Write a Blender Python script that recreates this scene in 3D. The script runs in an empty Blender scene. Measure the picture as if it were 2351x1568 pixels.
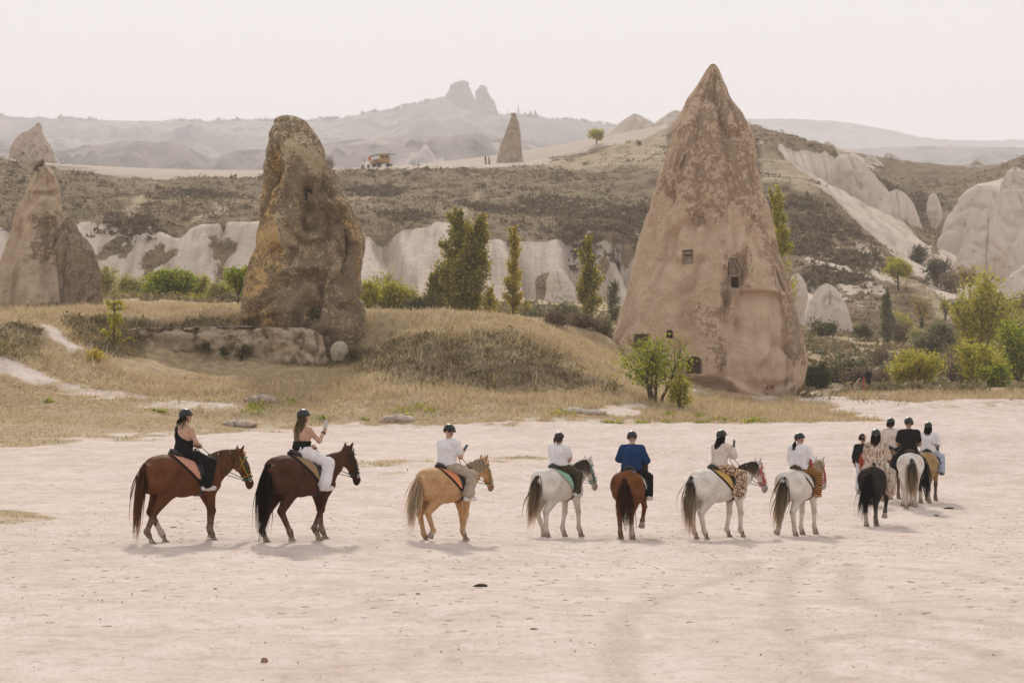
import bpy, bmesh, math, random
import numpy as np
from mathutils import Vector, Matrix
R = math.radians
SC = bpy.context.scene
COL = SC.collection
rng = np.random.default_rng(7)

# ------------------------------------------------------------------ camera
CAMH = 2.6            # eye height above the lot, metres
FV, CU, HV = 5551.0, 1175.5, 907.0   # focal length, centre column and horizon row of the measured photo (2351 px wide)
cam = bpy.data.cameras.new('camera'); cam.lens = 85; cam.sensor_width = 36
cam.shift_y = (HV - 784) / 2351.0
cam.clip_start = 0.5; cam.clip_end = 30000
cam.dof.use_dof = True; cam.dof.focus_distance = 47; cam.dof.aperture_fstop = 3.6
co = bpy.data.objects.new('camera', cam); COL.objects.link(co)
co.location = (0, 0, CAMH); co.rotation_euler = (R(90), 0, 0)
SC.camera = co

# ------------------------------------------------------------------ sky and sun
SUN_EL, SUN_AZ = 31.0, -3.5          # the sun stands behind the rocks, almost straight ahead
w = bpy.data.worlds.new('World'); SC.world = w; w.use_nodes = True
nt = w.node_tree; nt.nodes.clear()
sky = nt.nodes.new('ShaderNodeTexSky'); sky.sky_type = 'NISHITA'; sky.sun_disc = False
sky.sun_elevation = R(SUN_EL); sky.sun_rotation = R(SUN_AZ)
sky.air_density = 1.0; sky.dust_density = 8.0; sky.ozone_density = 1.0; sky.altitude = 1100
hs = nt.nodes.new('ShaderNodeHueSaturation'); hs.inputs['Saturation'].default_value = 0.22
gam = nt.nodes.new('ShaderNodeGamma'); gam.inputs[1].default_value = 0.05   # thin high overcast: the dome is nearly even
tint = nt.nodes.new('ShaderNodeMix'); tint.data_type = 'RGBA'; tint.blend_type = 'MULTIPLY'
tint.inputs[0].default_value = 1.0; tint.inputs[7].default_value = (4.62, 4.52, 4.57, 1)
tint.clamp_factor = False; tint.clamp_result = False
bg = nt.nodes.new('ShaderNodeBackground'); bg.inputs['Strength'].default_value = 0.13
wo = nt.nodes.new('ShaderNodeOutputWorld')
nt.links.new(sky.outputs[0], hs.inputs['Color']); nt.links.new(hs.outputs[0], gam.inputs[0]); nt.links.new(gam.outputs[0], tint.inputs[6])
nt.links.new(tint.outputs[2], bg.inputs[0]); nt.links.new(bg.outputs[0], wo.inputs[0])
sl = bpy.data.lights.new('sun', 'SUN'); sl.energy = 2.7; sl.angle = R(3.2); sl.color = (1.0, 0.92, 0.80)
so = bpy.data.objects.new('sun', sl); COL.objects.link(so)
so.rotation_euler = (R(90 - SUN_EL), 0, R(180 - SUN_AZ)); so.location = (-60, 250, 150)
SC.view_settings.view_transform = 'Standard'; SC.view_settings.look = 'None'
SC.view_settings.exposure = 0.40; SC.view_settings.gamma = 1.0
SC.cycles.use_denoising = True
SC.cycles.max_bounces = 6; SC.cycles.diffuse_bounces = 3; SC.cycles.volume_bounces = 1
SC.cycles.transparent_max_bounces = 8

# ------------------------------------------------------------------ helpers
def W(u, v, d):
    """a point seen at (u, v) of the measured photo and standing d metres away"""
    return np.array([(u - CU) * d / FV, d, CAMH + (HV - v) * d / FV])
def UV(x, y, z):
    return CU + x * FV / y, HV - (z - CAMH) * FV / y

def _h(ix, iy, iz, s):
    n = (ix * 374761393 + iy * 668265263 + iz * 2147483647 + s * 974711) & 0xffffffff
    n = ((n ^ (n >> 13)) * 1274126177) & 0xffffffff
    n = ((n ^ (n >> 15)) * 2246822519) & 0xffffffff
    return ((n ^ (n >> 16)) & 0xffffff) / float(0xffffff)
def vnoise(x, y, z=0.0, s=0):
    x, y, z = np.broadcast_arrays(np.asarray(x, float), np.asarray(y, float), np.asarray(z, float))
    fx, fy, fz = np.floor(x), np.floor(y), np.floor(z)
    ix, iy, iz = fx.astype(np.int64), fy.astype(np.int64), fz.astype(np.int64)
    tx, ty, tz = x - fx, y - fy, z - fz
    tx, ty, tz = tx*tx*(3-2*tx), ty*ty*(3-2*ty), tz*tz*(3-2*tz)
    def L(dz):
        a = _h(ix, iy, iz+dz, s); b = _h(ix+1, iy, iz+dz, s); c = _h(ix, iy+1, iz+dz, s); d = _h(ix+1, iy+1, iz+dz, s)
        return (a*(1-tx)+b*tx)*(1-ty) + (c*(1-tx)+d*tx)*ty
    if np.all(tz == 0): return L(0)
    return L(0)*(1-tz) + L(1)*tz
def fbm(x, y, z=0.0, o=4, s=0):
    v = 0; a = 0.5; t = 0
    for i in range(o):
        v = v + a*vnoise(np.asarray(x)*2**i+i*17.3, np.asarray(y)*2**i+i*9.1, np.asarray(z)*2**i, s+i); t += a; a *= .5
    return v/t*2-1
def sstep(a, b, x):
    t = np.clip((x-a)/(b-a), 0, 1); return t*t*(3-2*t)

def poly_mask(u, v, poly, feather):
    """1 inside a polygon, falling to 0 over +-feather"""
    P = np.asarray(poly, float); n = len(P)
    inside = np.zeros(u.shape, bool); dist = np.full(u.shape, 1e9)
    for i in range(n):
        x0, y0 = P[i]; x1, y1 = P[(i+1) % n]
        if y0 != y1:
            c = ((y0 > v) != (y1 > v)) & (u < (x1-x0)*(v-y0)/(y1-y0)+x0); inside ^= c
        dx, dy = x1-x0, y1-y0; t = np.clip(((u-x0)*dx+(v-y0)*dy)/(dx*dx+dy*dy+1e-9), 0, 1)
        dist = np.minimum(dist, np.hypot(u-x0-t*dx, v-y0-t*dy))
    sd = np.where(inside, dist, -dist)
    return sstep(-feather, feather, sd)

def setp(o, label=None, cat=None, group=None, kind=None):
    if label: o['label'] = label
    if cat: o['category'] = cat
    if group: o['group'] = group
    if kind: o['kind'] = kind
    return o
def mesh_np(name, V, F, mats=None, parent=None, smooth=True, midx=None, attrs=None):
    """one mesh object; F is a list of index arrays (n,3) and/or (n,4)"""
    if not isinstance(F, (list, tuple)): F = [F]
    F = [np.asarray(f, np.int64) for f in F if len(f)]
    V = np.asarray(V, np.float32); me = bpy.data.meshes.new(name)
    nl = sum(f.size for f in F); npoly = sum(len(f) for f in F)
    me.vertices.add(len(V)); me.loops.add(nl); me.polygons.add(npoly)
    me.vertices.foreach_set('co', V.ravel())
    me.loops.foreach_set('vertex_index', np.concatenate([f.ravel() for f in F]).astype(np.int32))
    tot = np.concatenate([np.full(len(f), f.shape[1], np.int32) for f in F])
    st = np.concatenate([[0], np.cumsum(tot)[:-1]]).astype(np.int32)
    me.polygons.foreach_set('loop_start', st); me.polygons.foreach_set('loop_total', tot)
    me.polygons.foreach_set('use_smooth', np.full(npoly, smooth))
    if mats is not None:
        for m in (mats if isinstance(mats, (list, tuple)) else [mats]): me.materials.append(m)
    if midx is not None: me.polygons.foreach_set('material_index', np.asarray(midx, np.int32))
    for k, a in (attrs or {}).items():
        a = np.asarray(a, np.float32)
        if a.ndim == 1:
            at = me.attributes.new(k, 'FLOAT', 'POINT'); at.data.foreach_set('value', a)
        else:
            if a.shape[1] == 3: a = np.c_[a, np.ones(len(a))]
            at = me.attributes.new(k, 'FLOAT_COLOR', 'POINT'); at.data.foreach_set('color', a.astype(np.float32).ravel())
    me.update(); me.validate()
    o = bpy.data.objects.new(name, me); COL.objects.link(o)
    if parent is not None: o.parent = parent
    return o
def empty(name, loc=(0,0,0), rz=0.0, scale=1.0):
    o = bpy.data.objects.new(name, None); COL.objects.link(o); o.location = loc; o.rotation_euler = (0,0,rz)
    o.scale = (scale,)*3; o.empty_display_size = .3
    return o
def grid_faces(nr, nc, wrap=False):
    i = np.arange(nr-1)[:,None]; j = np.arange(nc if wrap else nc-1)[None,:]; j2 = (j+1) % nc
    return np.stack([i*nc+j, i*nc+j2, (i+1)*nc+j2, (i+1)*nc+j], -1).reshape(-1,4)

class MB:
    """collects shapes for ONE mesh"""
    def __init__(s): s.V=[]; s.Q=[]; s.T=[]; s.n=0; s.C=[]
    def add(s, V, Q=None, T=None, c=None):
        V = np.asarray(V, float)
        if Q is not None and len(Q): s.Q.append(np.asarray(Q)+s.n)
        if T is not None and len(T): s.T.append(np.asarray(T)+s.n)
        s.V.append(V); s.n += len(V)
        if c is not None: s.C.append(np.tile(np.asarray(c, float), (len(V),1)) if np.ndim(c)==1 else c)
        return s
    def box(s, c, h, rz=0.0, c4=None):
        c = np.asarray(c, float); h = np.asarray(h, float)
        v = np.array([[x,y,z] for z in (-1,1) for y in (-1,1) for x in (-1,1)])*h
        ca, sa = math.cos(rz), math.sin(rz); v = np.c_[v[:,0]*ca-v[:,1]*sa, v[:,0]*sa+v[:,1]*ca, v[:,2]]+c
        return s.add(v, [[0,2,3,1],[4,5,7,6],[0,1,5,4],[2,6,7,3],[0,4,6,2],[1,3,7,5]], c=c4)
    def tube(s, P, r, n=6, flat=1.0, cap=True, c=None):
        P = np.asarray(P, float); m = len(P); r = np.broadcast_to(np.asarray(r, float), (m,))
        T = np.gradient(P, axis=0); T /= np.linalg.norm(T, axis=1, keepdims=True)+1e-9
        up = np.array([0,0,1.]) if abs(T[0][2]) < .9 else np.array([1.,0,0])
        N = np.zeros_like(T); B = np.zeros_like(T); a = up
        for i in range(m):
            a = a-np.dot(a,T[i])*T[i]
            if np.linalg.norm(a) < 1e-5: a = np.array([1.,.3,.2])-np.dot([1.,.3,.2],T[i])*T[i]
            a = a/np.linalg.norm(a); N[i] = a; B[i] = np.cross(T[i], a)
        th = np.arange(n)*2*np.pi/n
        V = P[:,None]+r[:,None,None]*(np.cos(th)[None,:,None]*N[:,None]*flat+np.sin(th)[None,:,None]*B[:,None])
        V = V.reshape(-1,3); Q = grid_faces(m, n, True); Tr = []
        if cap:
            V = np.r_[V, P[:1], P[-1:]]; k = m*n
            for j in range(n): Tr += [[k,(j+1)%n,j],[k+1,(m-1)*n+j,(m-1)*n+(j+1)%n]]
        return s.add(V, Q, Tr, c)
    def ell(s, c, r, nu=10, nv=7, rot=None, col=None):
        ph = np.linspace(0.001, np.pi-.001, nv); th = np.arange(nu)*2*np.pi/nu
        V = np.stack([np.sin(ph)[:,None]*np.cos(th), np.sin(ph)[:,None]*np.sin(th), np.cos(ph)[:,None]+0*th], -1).reshape(-1,3)*np.asarray(r, float)
        if rot is not None: V = V@np.asarray(rot).T
        return s.add(V+np.asarray(c, float), grid_faces(nv, nu, True), c=col)
    def build(s, name, mats, parent=None, smooth=True, attrs=None):
        V = np.concatenate(s.V); F = []
        if s.Q: F.append(np.concatenate(s.Q))
        if s.T: F.append(np.concatenate(s.T))
        a = dict(attrs or {})
        if s.C: a['tint'] = np.concatenate(s.C)
        return mesh_np(name, V, F, mats, parent, smooth, attrs=a)

def surface_nets(F, org, h):
    nx, ny, nz = F.shape; ins = F < 0
    c = np.zeros((nx-1,ny-1,nz-1), np.int8)
    for dx in (0,1):
        for dy in (0,1):
            for dz in (0,1): c += ins[dx:nx-1+dx, dy:ny-1+dy, dz:nz-1+dz]
    act = (c > 0) & (c < 8); I = np.argwhere(act); idx = np.full(act.shape, -1, np.int64); idx[act] = np.arange(len(I))
    S = np.zeros((len(I),3)); K = np.zeros(len(I))
    for ax in range(3):
        o1, o2 = [a for a in range(3) if a != ax]
        for a in (0,1):
            for b in (0,1):
                off = np.zeros(3, int); off[o1] = a; off[o2] = b; p = I+off; q = p.copy(); q[:,ax] += 1
                f0 = F[p[:,0],p[:,1],p[:,2]]; f1 = F[q[:,0],q[:,1],q[:,2]]; m = (f0 < 0) != (f1 < 0)
                t = np.where(m, f0/np.where(f0-f1 == 0, 1, f0-f1), 0)
                pt = np.tile(off.astype(float), (len(I),1)); pt[:,ax] += t
                S += pt*m[:,None]; K += m
    V = (I+S/K[:,None])*h+np.asarray(org); Q = []
    for ax in range(3):
        o1, o2 = [(1,2),(2,0),(0,1)][ax]
        sl0 = [slice(None)]*3; sl1 = [slice(None)]*3; sl0[ax] = slice(0,-1); sl1[ax] = slice(1,None)
        a, b = ins[tuple(sl0)], ins[tuple(sl1)]
        E = np.argwhere(a != b); E = E[(E[:,o1] > 0) & (E[:,o2] > 0) & (E[:,o1] < F.shape[o1]-1) & (E[:,o2] < F.shape[o2]-1)]
        fl = a[E[:,0],E[:,1],E[:,2]]
        def g(d1, d2):
            q = E.copy(); q[:,o1] -= d1; q[:,o2] -= d2; return idx[q[:,0],q[:,1],q[:,2]]
        q = np.stack([g(1,1), g(0,1), g(0,0), g(1,0)], 1); q[~fl] = q[~fl][:,::-1]; Q.append(q)
    return V, np.concatenate(Q)

# --- node materials
class NM:
    def __init__(s, name, rough=0.9, spec=0.2):
        s.m = bpy.data.materials.new(name); s.m.use_nodes = True; s.nt = s.m.node_tree
        s.b = s.nt.nodes['Principled BSDF']; s.b.inputs['Roughness'].default_value = rough
        s.b.inputs['Specular IOR Level'].default_value = spec
    def n(s, t, **k):
        x = s.nt.nodes.new(t)
        for a, v in k.items(): setattr(x, a, v)
        return x
    def l(s, a, b): s.nt.links.new(a, b)
    def coord(s, kind='Object', scale=None):
        c = s.n('ShaderNodeTexCoord').outputs[kind]
        if scale is None: return c
        mp = s.n('ShaderNodeMapping'); mp.inputs['Scale'].default_value = scale if np.ndim(scale) else (scale,)*3
        s.l(c, mp.inputs[0]); return mp.outputs[0]
    def noise(s, vec, scale, detail=4, rough=.55, dist=0.0):
        x = s.n('ShaderNodeTexNoise'); s.l(vec, x.inputs['Vector'])
        x.inputs['Scale'].default_value = scale; x.inputs['Detail'].default_value = detail
        x.inputs['Roughness'].default_value = rough; x.inputs['Distortion'].default_value = dist
        return x.outputs['Fac']
    def voro(s, vec, scale, feat='F1', out='Distance'):
        x = s.n('ShaderNodeTexVoronoi', feature=feat); s.l(vec, x.inputs['Vector']); x.inputs['Scale'].default_value = scale
        return x.outputs[out]
    def attr(s, name, out='Fac'):
        x = s.n('ShaderNodeAttribute'); x.attribute_name = name; return x.outputs[out]
    def math(s, op, a, b=None, c=None):
        x = s.n('ShaderNodeMath', operation=op)
        for i, v in enumerate((a, b, c)):
            if v is None: continue
            if isinstance(v, (int, float)): x.inputs[i].default_value = v
            else: s.l(v, x.inputs[i])
        return x.outputs[0]
    def ramp(s, f, lo, hi, a=0.0, b=1.0):
        x = s.n('ShaderNodeMapRange', interpolation_type='SMOOTHSTEP'); s.l(f, x.inputs[0])
        for i, v in enumerate((lo, hi, a, b)): x.inputs[i+1].default_value = v
        return x.outputs[0]
    def mix(s, f, a, b, mode='MIX'):
        x = s.n('ShaderNodeMix', data_type='RGBA', blend_type=mode)
        if isinstance(f, (int, float)): x.inputs[0].default_value = f
        else: s.l(f, x.inputs[0])
        for i, v in ((6, a), (7, b)):
            if isinstance(v, (tuple, list)): x.inputs[i].default_value = (*v[:3], 1)
            else: s.l(v, x.inputs[i])
        return x.outputs[2]
    def color(s, c):
        if isinstance(c, (tuple, list)): s.b.inputs['Base Color'].default_value = (*c[:3], 1)
        else: s.l(c, s.b.inputs['Base Color'])
        return s
    def bump(s, h, strength=.5, dist=.05):
        x = s.n('ShaderNodeBump'); x.inputs['Strength'].default_value = strength; x.inputs['Distance'].default_value = dist
        s.l(h, x.inputs['Height']); s.l(x.outputs[0], s.b.inputs['Normal']); return s
def sr(r, g, b):
    """sRGB 0-255 to linear"""
    return tuple(((c/255+.055)/1.055)**2.4 if c > 10 else c/255/12.92 for c in (r, g, b))
def plain(name, c, rough=.7, spec=.3, var=.12, scale=30.0, bump=0.0):
    m = NM(name, rough, spec); f = m.noise(m.coord(), scale, 3)
    d = tuple(x*(1-var*2) for x in c); l = tuple(min(1, x*(1+var)) for x in c)
    m.color(m.mix(m.ramp(f, .3, .7), d, l))
    if bump: m.bump(f, bump, .01)
    return m.m
# ------------------------------------------------------------------ terrain
class Height:
    """smooth surface through scattered spot heights"""
    def __init__(s, pts, flat=1.0):
        P = np.array(pts, float); s.flat = flat; s.X = P[:,:2]*[1,flat]; z = P[:,2]; n = len(P)
        A = np.zeros((n+3,n+3)); A[:n,:n] = s.k(np.linalg.norm(s.X[:,None]-s.X[None], axis=2))
        A[:n,n] = 1; A[:n,n+1:] = s.X; A[n,:n] = 1; A[n+1:,:n] = s.X.T
        s.w = np.linalg.solve(A+np.diag([1e-6]*n+[0]*3), np.r_[z,0,0,0])
    def k(s, r): return np.sqrt(r*r+4.0)
    def __call__(s, x, y):
        x, y = np.broadcast_arrays(np.asarray(x, float), np.asarray(y, float)); sh = x.shape
        Q = np.stack([x.ravel(), y.ravel()*s.flat], 1); out = np.zeros(len(Q)); n = len(s.X)
        for i in range(0, len(Q), 20000):
            q = Q[i:i+20000]; r = np.sqrt((q[:,None,0]-s.X[None,:,0])**2+(q[:,None,1]-s.X[None,:,1])**2)
            out[i:i+20000] = s.k(r)@s.w[:n]+s.w[n]+q@s.w[n+1:]
        return out.reshape(sh)

GP = []
for y in (5, 22, 32):
    for x in (-60, -25, -9, 0, 9, 25, 60): GP.append((x, y, 0.0))
for x, y, z in ((-60,43,0),(-25,43,0),(-9,43,.0),(-6,43,0),(-3.6,43.5,.0),(-1.3,47.4,-.2),(.2,43,-.30),(.2,37,-.16),(5,37,-.18),(1,50.5,-.38),(2.5,51.3,-.41),(4.4,50.8,-.39),(6.1,50.8,-.39),(5,43,-.32),(9,43,-.33),(9,50,-.42),(25,43,-.1),(60,43,0),
    (-30,60,.2),(-12,60,.15),(-4,58,-.1),(1,60,-.4),(8.7,57.5,-.47),(10.6,64,-.40),(11.6,67,-.38),(10,68,-.30),(16,60,-.4),(25,60,-.2),(-30,78,.75),(-14,78,.65),(-4,76,.45),(2,76,.1),(8,78,.1),(14,76,-.1),(25,75,.1),(60,75,.3),(-60,75,.8)): GP.append((x,y,z))
GC = [ # (u, v, d): rows and columns read from the photograph, distances judged
 # front edge of the dry grass
 (-600,985,92),(0,985,92),(300,985,94),(600,978,97),(900,971,100),(1200,970,100),(1500,972,100),(1750,970,101),(1930,965,102),(2030,965,100),
 (2180,985,90),(2351,1000,88),(2700,1000,88),
 # the track leaving to the right
 (2120,940,114),(1980,928,125),(1880,916,140),(2351,945,122),(2700,940,122),(2351,915,140),(2150,908,142),(1800,921,138),
 # left bank
 (-600,900,104),(0,925,100),(0,870,104),(0,800,108),(0,745,113),(-600,750,115),(120,930,100),(120,890,104),(110,830,109),(110,760,114),(230,905,104),(250,850,111),(220,790,117),(210,738,122),
 (400,925,104),(400,876,113),(420,832,121.4),(400,737,125),(560,925,104),(560,878,113),(560,834,121.6),(560,737,125.5),(700,925,105),(700,870,113),(700,842,120.5),(640,824,123),(700,824,123.6),(780,824,123.6),(830,818,124),(830,874,113),(830,838,119.5),
 # terrace behind
 (-600,715,130),(0,718,128),(120,715,132),(250,712,132),(400,715,133),(560,715,133),(230,688,165),(400,690,165),(560,706,160),(-600,690,165),(700,740,130),
 # mound right of the middle rock
 (900,925,105),(900,880,112),(885,800,120),(880,757,125),(880,730,133),(1000,925,106),(1000,884,112.5),(1000,820,116.5),(1000,770,119.5),(1000,742,125),(1000,726,134),
 (1120,930,106),(1120,886,112.5),(1120,820,116.5),(1130,775,119.5),(1130,745,125),(1140,729,134),(1250,935,106),(1250,890,112.5),(1250,830,116),(1240,775,121),(1230,745,129),
 (1350,940,106),(1360,880,114),(1340,830,120),(1310,785,126),(1450,945,107),(1450,900,115),(1420,860,122),(1560,940,112),(1560,925,118),(1700,935,118),(1600,928,128),(1850,930,120),(1750,925,140),
 (1420,800,150),(1300,745,155),(1000,722,155),(900,722,155),
 # round the foot of the great cone
 (1700,908,147.5),(1760,918,147),(1820,918,148),(1640,900,147.5),(1560,888,148),(1500,870,149),(1850,915,150),(1700,905,153),(1800,912,153),(1700,892,161),(1850,902,161),(1600,875,159),
 # valley floor rising to the foot of the cliffs
 (-600,680,200),(0,690,200),(230,690,200),(400,688,200),(560,690,200),(850,712,205),(1000,718,205),(1200,722,205),(1350,745,200),(1420,780,195),(1700,800,200),
 (-600,665,260),(0,660,262),(300,668,262),(600,672,262),(900,686,265),(1200,700,270),(1400,720,270),(1650,760,250),
 (-600,640,320),(0,638,320),(300,655,315),(600,660,315),(900,672,325),(1200,690,330),(1450,705,330),
 # right-hand scrub and path shelf
 (1880,895,155),(2100,893,155),(2351,893,158),(2700,890,160),(1880,850,190),(2100,850,190),(2351,855,190),(2700,850,190),(1880,795,248),(2000,793,250),(2150,793,250),(2351,795,245),(2700,790,245),
 (1880,770,285),(2100,765,280),(2351,755,280),(2700,745,280),(2100,745,330),(2400,735,330)]
for u, v, d in GC: GP.append(tuple(W(u, v, d)))
for x in (-260, 260, -150, 150):
    for y, z in ((5,0),(60,.3),(100,2.0),(140,6),(250,10),(340,18)): GP.append((x,y,z))
HG = Height(GP)
def micro(x, y):
    """small unevenness of the open ground, and hummocks under the grass"""
    hum = sstep(90, 106, y)*(1-.7*sstep(160, 240, y))
    return .05*fbm(x/3.1, y/3.1, 0, 3, 11)+.012*fbm(x/.5, y/.5, 0, 2, 12)+hum*(.30*fbm(x/2.6, y/2.6, 0, 4, 13))
def GZ(x, y): return HG(x, y)+micro(np.asarray(x, float), np.asarray(y, float))

def spaced(breaks):
    out = [breaks[0][0]]
    for a, b, st in breaks:
        n = max(1, int(round((b-a)/st))); out += list(a+(b-a)*(np.arange(1,n+1)/n))
    return np.array(out)
xs = spaced([(-260,-120,20),(-120,-50,4),(-50,-30,.7),(-30,-9,.32),(-9,9,.16),(9,30,.32),(30,50,.7),(50,120,4),(120,260,20)])
ys = spaced([(1,18,1.2),(18,48,.17),(48,92,.35),(92,136,.28),(136,165,.7),(165,340,2.2)])
GX, GY = np.meshgrid(xs, ys); GZv = GZ(GX, GY)
gu, gv = UV(GX, GY, GZv)
EDGE_U = [-900,0,250,420,600,760,900,1200,1500,1750,1930,2030]
EDGE_V = [1004,1004,1006,998,988,976,971,968,971,969,963,969]
_w = (GY > 62)
pu = gu+_w*(26*fbm(GX/2.5, GY/3.5, 0, 4, 25)+9*fbm(GX/.6, GY/.8, 0, 3, 26)); pv = gv+_w*(12*fbm(GX/2.5+40, GY/3.5, 0, 4, 27)+5*fbm(GX/.6+9, GY/.8, 0, 3, 28))
edge = np.interp(gu, EDGE_U, EDGE_V)
nz = fbm(GX/1.7, GY/2.2, 0, 4, 21); nz2 = fbm(GX/.5, GY/.9, 0, 3, 22)
grass = sstep(-9, 9, edge-gv+7*nz+4*nz2)*(GY > 62)
# the bare tongue and track on the right
trk = poly_mask(pu, pv, [(2040,972),(1960,952),(1880,930),(1825,922),(1830,905),(1900,908),(2000,921),(2150,921),(2351,917),(2800,915),(2800,1300),(2040,1300)], 6)
grass = np.where(GY > 62, np.minimum(grass, 1-trk), grass)
grass = np.maximum(grass, .55*poly_mask(pu, pv, [(2050,925),(2351,921),(2351,935),(2200,940)], 6)*(nz2 > -.1))
# thin and bare places inside the grass belt
thin = poly_mask(pu, pv, [(-900,1030),(-900,940),(0,945),(350,930),(560,925),(750,930),(1000,938),(1300,945),(1500,955),(1500,975),(1000,975),(600,992),(300,1012),(0,1030)], 9)
grass = np.where((thin > .1) & (GY > 62), np.maximum(grass*(1-.42*thin), thin*np.clip(.66+.40*nz+.35*nz2, 0, .92)), grass)
bare = np.maximum.reduce([
    poly_mask(pu, pv, [(-300,815),(0,815),(60,835),(120,868),(220,893),(330,905),(450,918),(540,930),(380,932),(240,926),(130,905),(60,880),(0,862),(-300,850)], 8),
    poly_mask(pu, pv, [(90,740),(125,745),(165,775),(200,800),(170,812),(130,785),(95,760)], 6),
    poly_mask(pu, pv, [(1560,880),(1700,880),(1820,915),(1780,935),(1640,905),(1560,895)], 6),
    poly_mask(pu, pv, [(1330,945),(1400,930),(1470,928),(1500,940),(1430,952)], 5)])
grass = grass*(1-.80*np.clip(bare*(.75+.5*nz)+.35*nz2, 0, 1)*(bare > .05))
patch = np.maximum.reduce([poly_mask(pu, pv, [(-200,1172),(0,1168),(90,1176),(150,1192),(60,1202),(-200,1206)], 6),
    poly_mask(pu, pv, [(690,1062),(850,1050),(1000,1052),(1010,1066),(860,1072),(720,1076)], 6)*.8,
    poly_mask(pu, pv, [(1090,1050),(1170,1043),(1260,1043),(1255,1058),(1150,1066)], 6)*.9,
    poly_mask(pu, pv, [(830,1090),(960,1078),(1000,1086),(900,1096)], 5)*.6])
grass = np.maximum(grass, patch*np.clip(.62+.5*nz2+.2*nz, 0, .9))
dark = np.maximum.reduce([ # low green and dark scrub cover
    poly_mask(pu, pv, [(850,800),(900,775),(1050,768),(1180,772),(1260,800),(1330,850),(1420,893),(1300,890),(1150,895),(1000,880),(870,868)], 22)*.8,
    poly_mask(pu, pv, [(150,728),(300,733),(480,728),(640,735),(640,760),(420,758),(330,775),(330,812),(240,815),(180,770)], 8),
    poly_mask(pu, pv, [(-300,745),(60,745),(110,770),(110,815),(60,830),(-300,800)], 12)*.7,
    poly_mask(pu, pv, [(640,815),(870,795),(900,830),(860,850),(660,835)], 9),
    poly_mask(pu, pv, [(1860,835),(1960,825),(2060,840),(2150,830),(2180,880),(2100,900),(1990,905),(1860,900)], 30)*.6,
    poly_mask(pu, pv, [(2040,893),(2351,896),(2351,905),(2120,908)], 8)*.5])
green = np.maximum(.85*thin*(GY > 62), 1)*0+np.clip(.5+.9*fbm(GX/5, GY/7, 0, 3, 31), 0, 1)*sstep(.2, .6, grass); green = np.maximum(green, .9*thin*(GY > 62))
def lines(polys, wid):
    m = np.zeros(GX.shape)
    near = GY < 48
    x, y = GX[near], GY[near]; mm = np.zeros(x.shape)
    for pl in polys:
        P = np.array([((u-CU)*CAMH/(v-HV), CAMH*FV/(v-HV)) for u, v in pl])
        t = np.linspace(0, 1, 40); k = np.linspace(0, 1, len(P))
        c = np.c_[np.interp(t, k, P[:,0]), np.interp(t, k, P[:,1])]
        for _ in range(3): c[1:-1] = (c[:-2]+2*c[1:-1]+c[2:])/4
        dd = np.full(x.shape, 9.)
        for i in range(len(c)-1):
            a, b = c[i], c[i+1]; e = b-a; s = np.clip(((x-a[0])*e[0]+(y-a[1])*e[1])/(e@e), 0, 1)
            dd = np.minimum(dd, np.hypot(x-a[0]-s*e[0], y-a[1]-s*e[1]))
        mm = np.maximum(mm, 1-sstep(wid*.6, wid*1.3, dd))
    m[near] = mm; return m
track = lines([[(1862,1235),(1815,1280),(1800,1350),(1788,1400),(1800,1440),(1835,1490),(1880,1570),(1920,1700)],
               [(1735,1240),(1690,1290),(1590,1335),(1480,1385),(1425,1430),(1430,1480),(1420,1600)],
               [(2351,1440),(2150,1420),(1990,1400),(1940,1340),(1960,1260)],
               [(2351,1330),(2200,1290),(2060,1270)],[(2351,1530),(2180,1480),(2020,1455),(1900,1470)]], .2)
low = poly_mask(gu, gv, [(250,760),(330,745),(640,750),(760,760),(760,850),(600,870),(300,865)], 14)
GZv = GZv-.02*track*(fbm(GX/.7, GY/.7, 0, 2, 5)+.6)
# hummocks lean on the dark scrub
GZv = GZv+.5*np.clip(dark, 0, 1)*np.clip(fbm(GX/1.6, GY/1.6, 0, 3, 41), -.2, 1)

g = NM('lot_and_grassland', .95, .1); c = g.coord()
n1 = g.noise(c, .35, 5); n2 = g.noise(c, 2.2, 5); n3 = g.noise(c, 14, 4); n4 = g.noise(c, 60, 3)
st = g.noise(g.coord(scale=(1,.42,1)), 1.5, 7, .7)        # wheel and wind streaks across the lot
sand = g.mix(g.ramp(n1, .3, .72), (.57,.463,.402), (.67,.563,.503))
sand = g.mix(g.ramp(st, .42, .66, 0, .75), sand, (.70,.62,.56))
st2 = g.noise(g.coord(scale=(1,.5,1)), 5.0, 6, .75); sand = g.mix(g.ramp(st2, .50, .68, 0, .5), sand, (.39,.305,.25))
sand = g.mix(g.ramp(n2, .50, .72, 0, .5), sand, (.44,.325,.27))
sand = g.mix(g.ramp(n3, .54, .70, 0, .5), sand, (.345,.26,.21))
sand = g.mix(g.ramp(n4, .60, .72, 0, .40), sand, (.34,.24,.20))
sp = g.voro(c, 5.0); sand = g.mix(g.math('MULTIPLY', g.ramp(sp, .05, .11, 1, 0), g.ramp(n2, .45, .6, 0, .8)), sand, (.27,.18,.145))
sand = g.mix(g.math('MULTIPLY', g.attr('track'), g.ramp(n3, .3, .6, .1, .6)), sand, (.44,.36,.30))
soil = g.mix(g.ramp(n2, .35, .65), (.25,.18,.105), (.46,.34,.205))
soil = g.mix(g.ramp(n3, .4, .7, 0, .6), soil, (.54,.42,.26))
soil = g.mix(g.math('MULTIPLY', g.attr('green'), g.ramp(n2, .45, .7, 0, .8)), soil, (.29,.235,.105))
soil = g.mix(g.math('MULTIPLY', g.attr('dark'), g.ramp(n3, .3, .6, .5, 1)), soil, (.085,.07,.042))
gm = g.ramp(g.math('ADD', g.attr('grass'), g.math('MULTIPLY', g.math('SUBTRACT', n3, .5), .7)), .34, .62)
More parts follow.
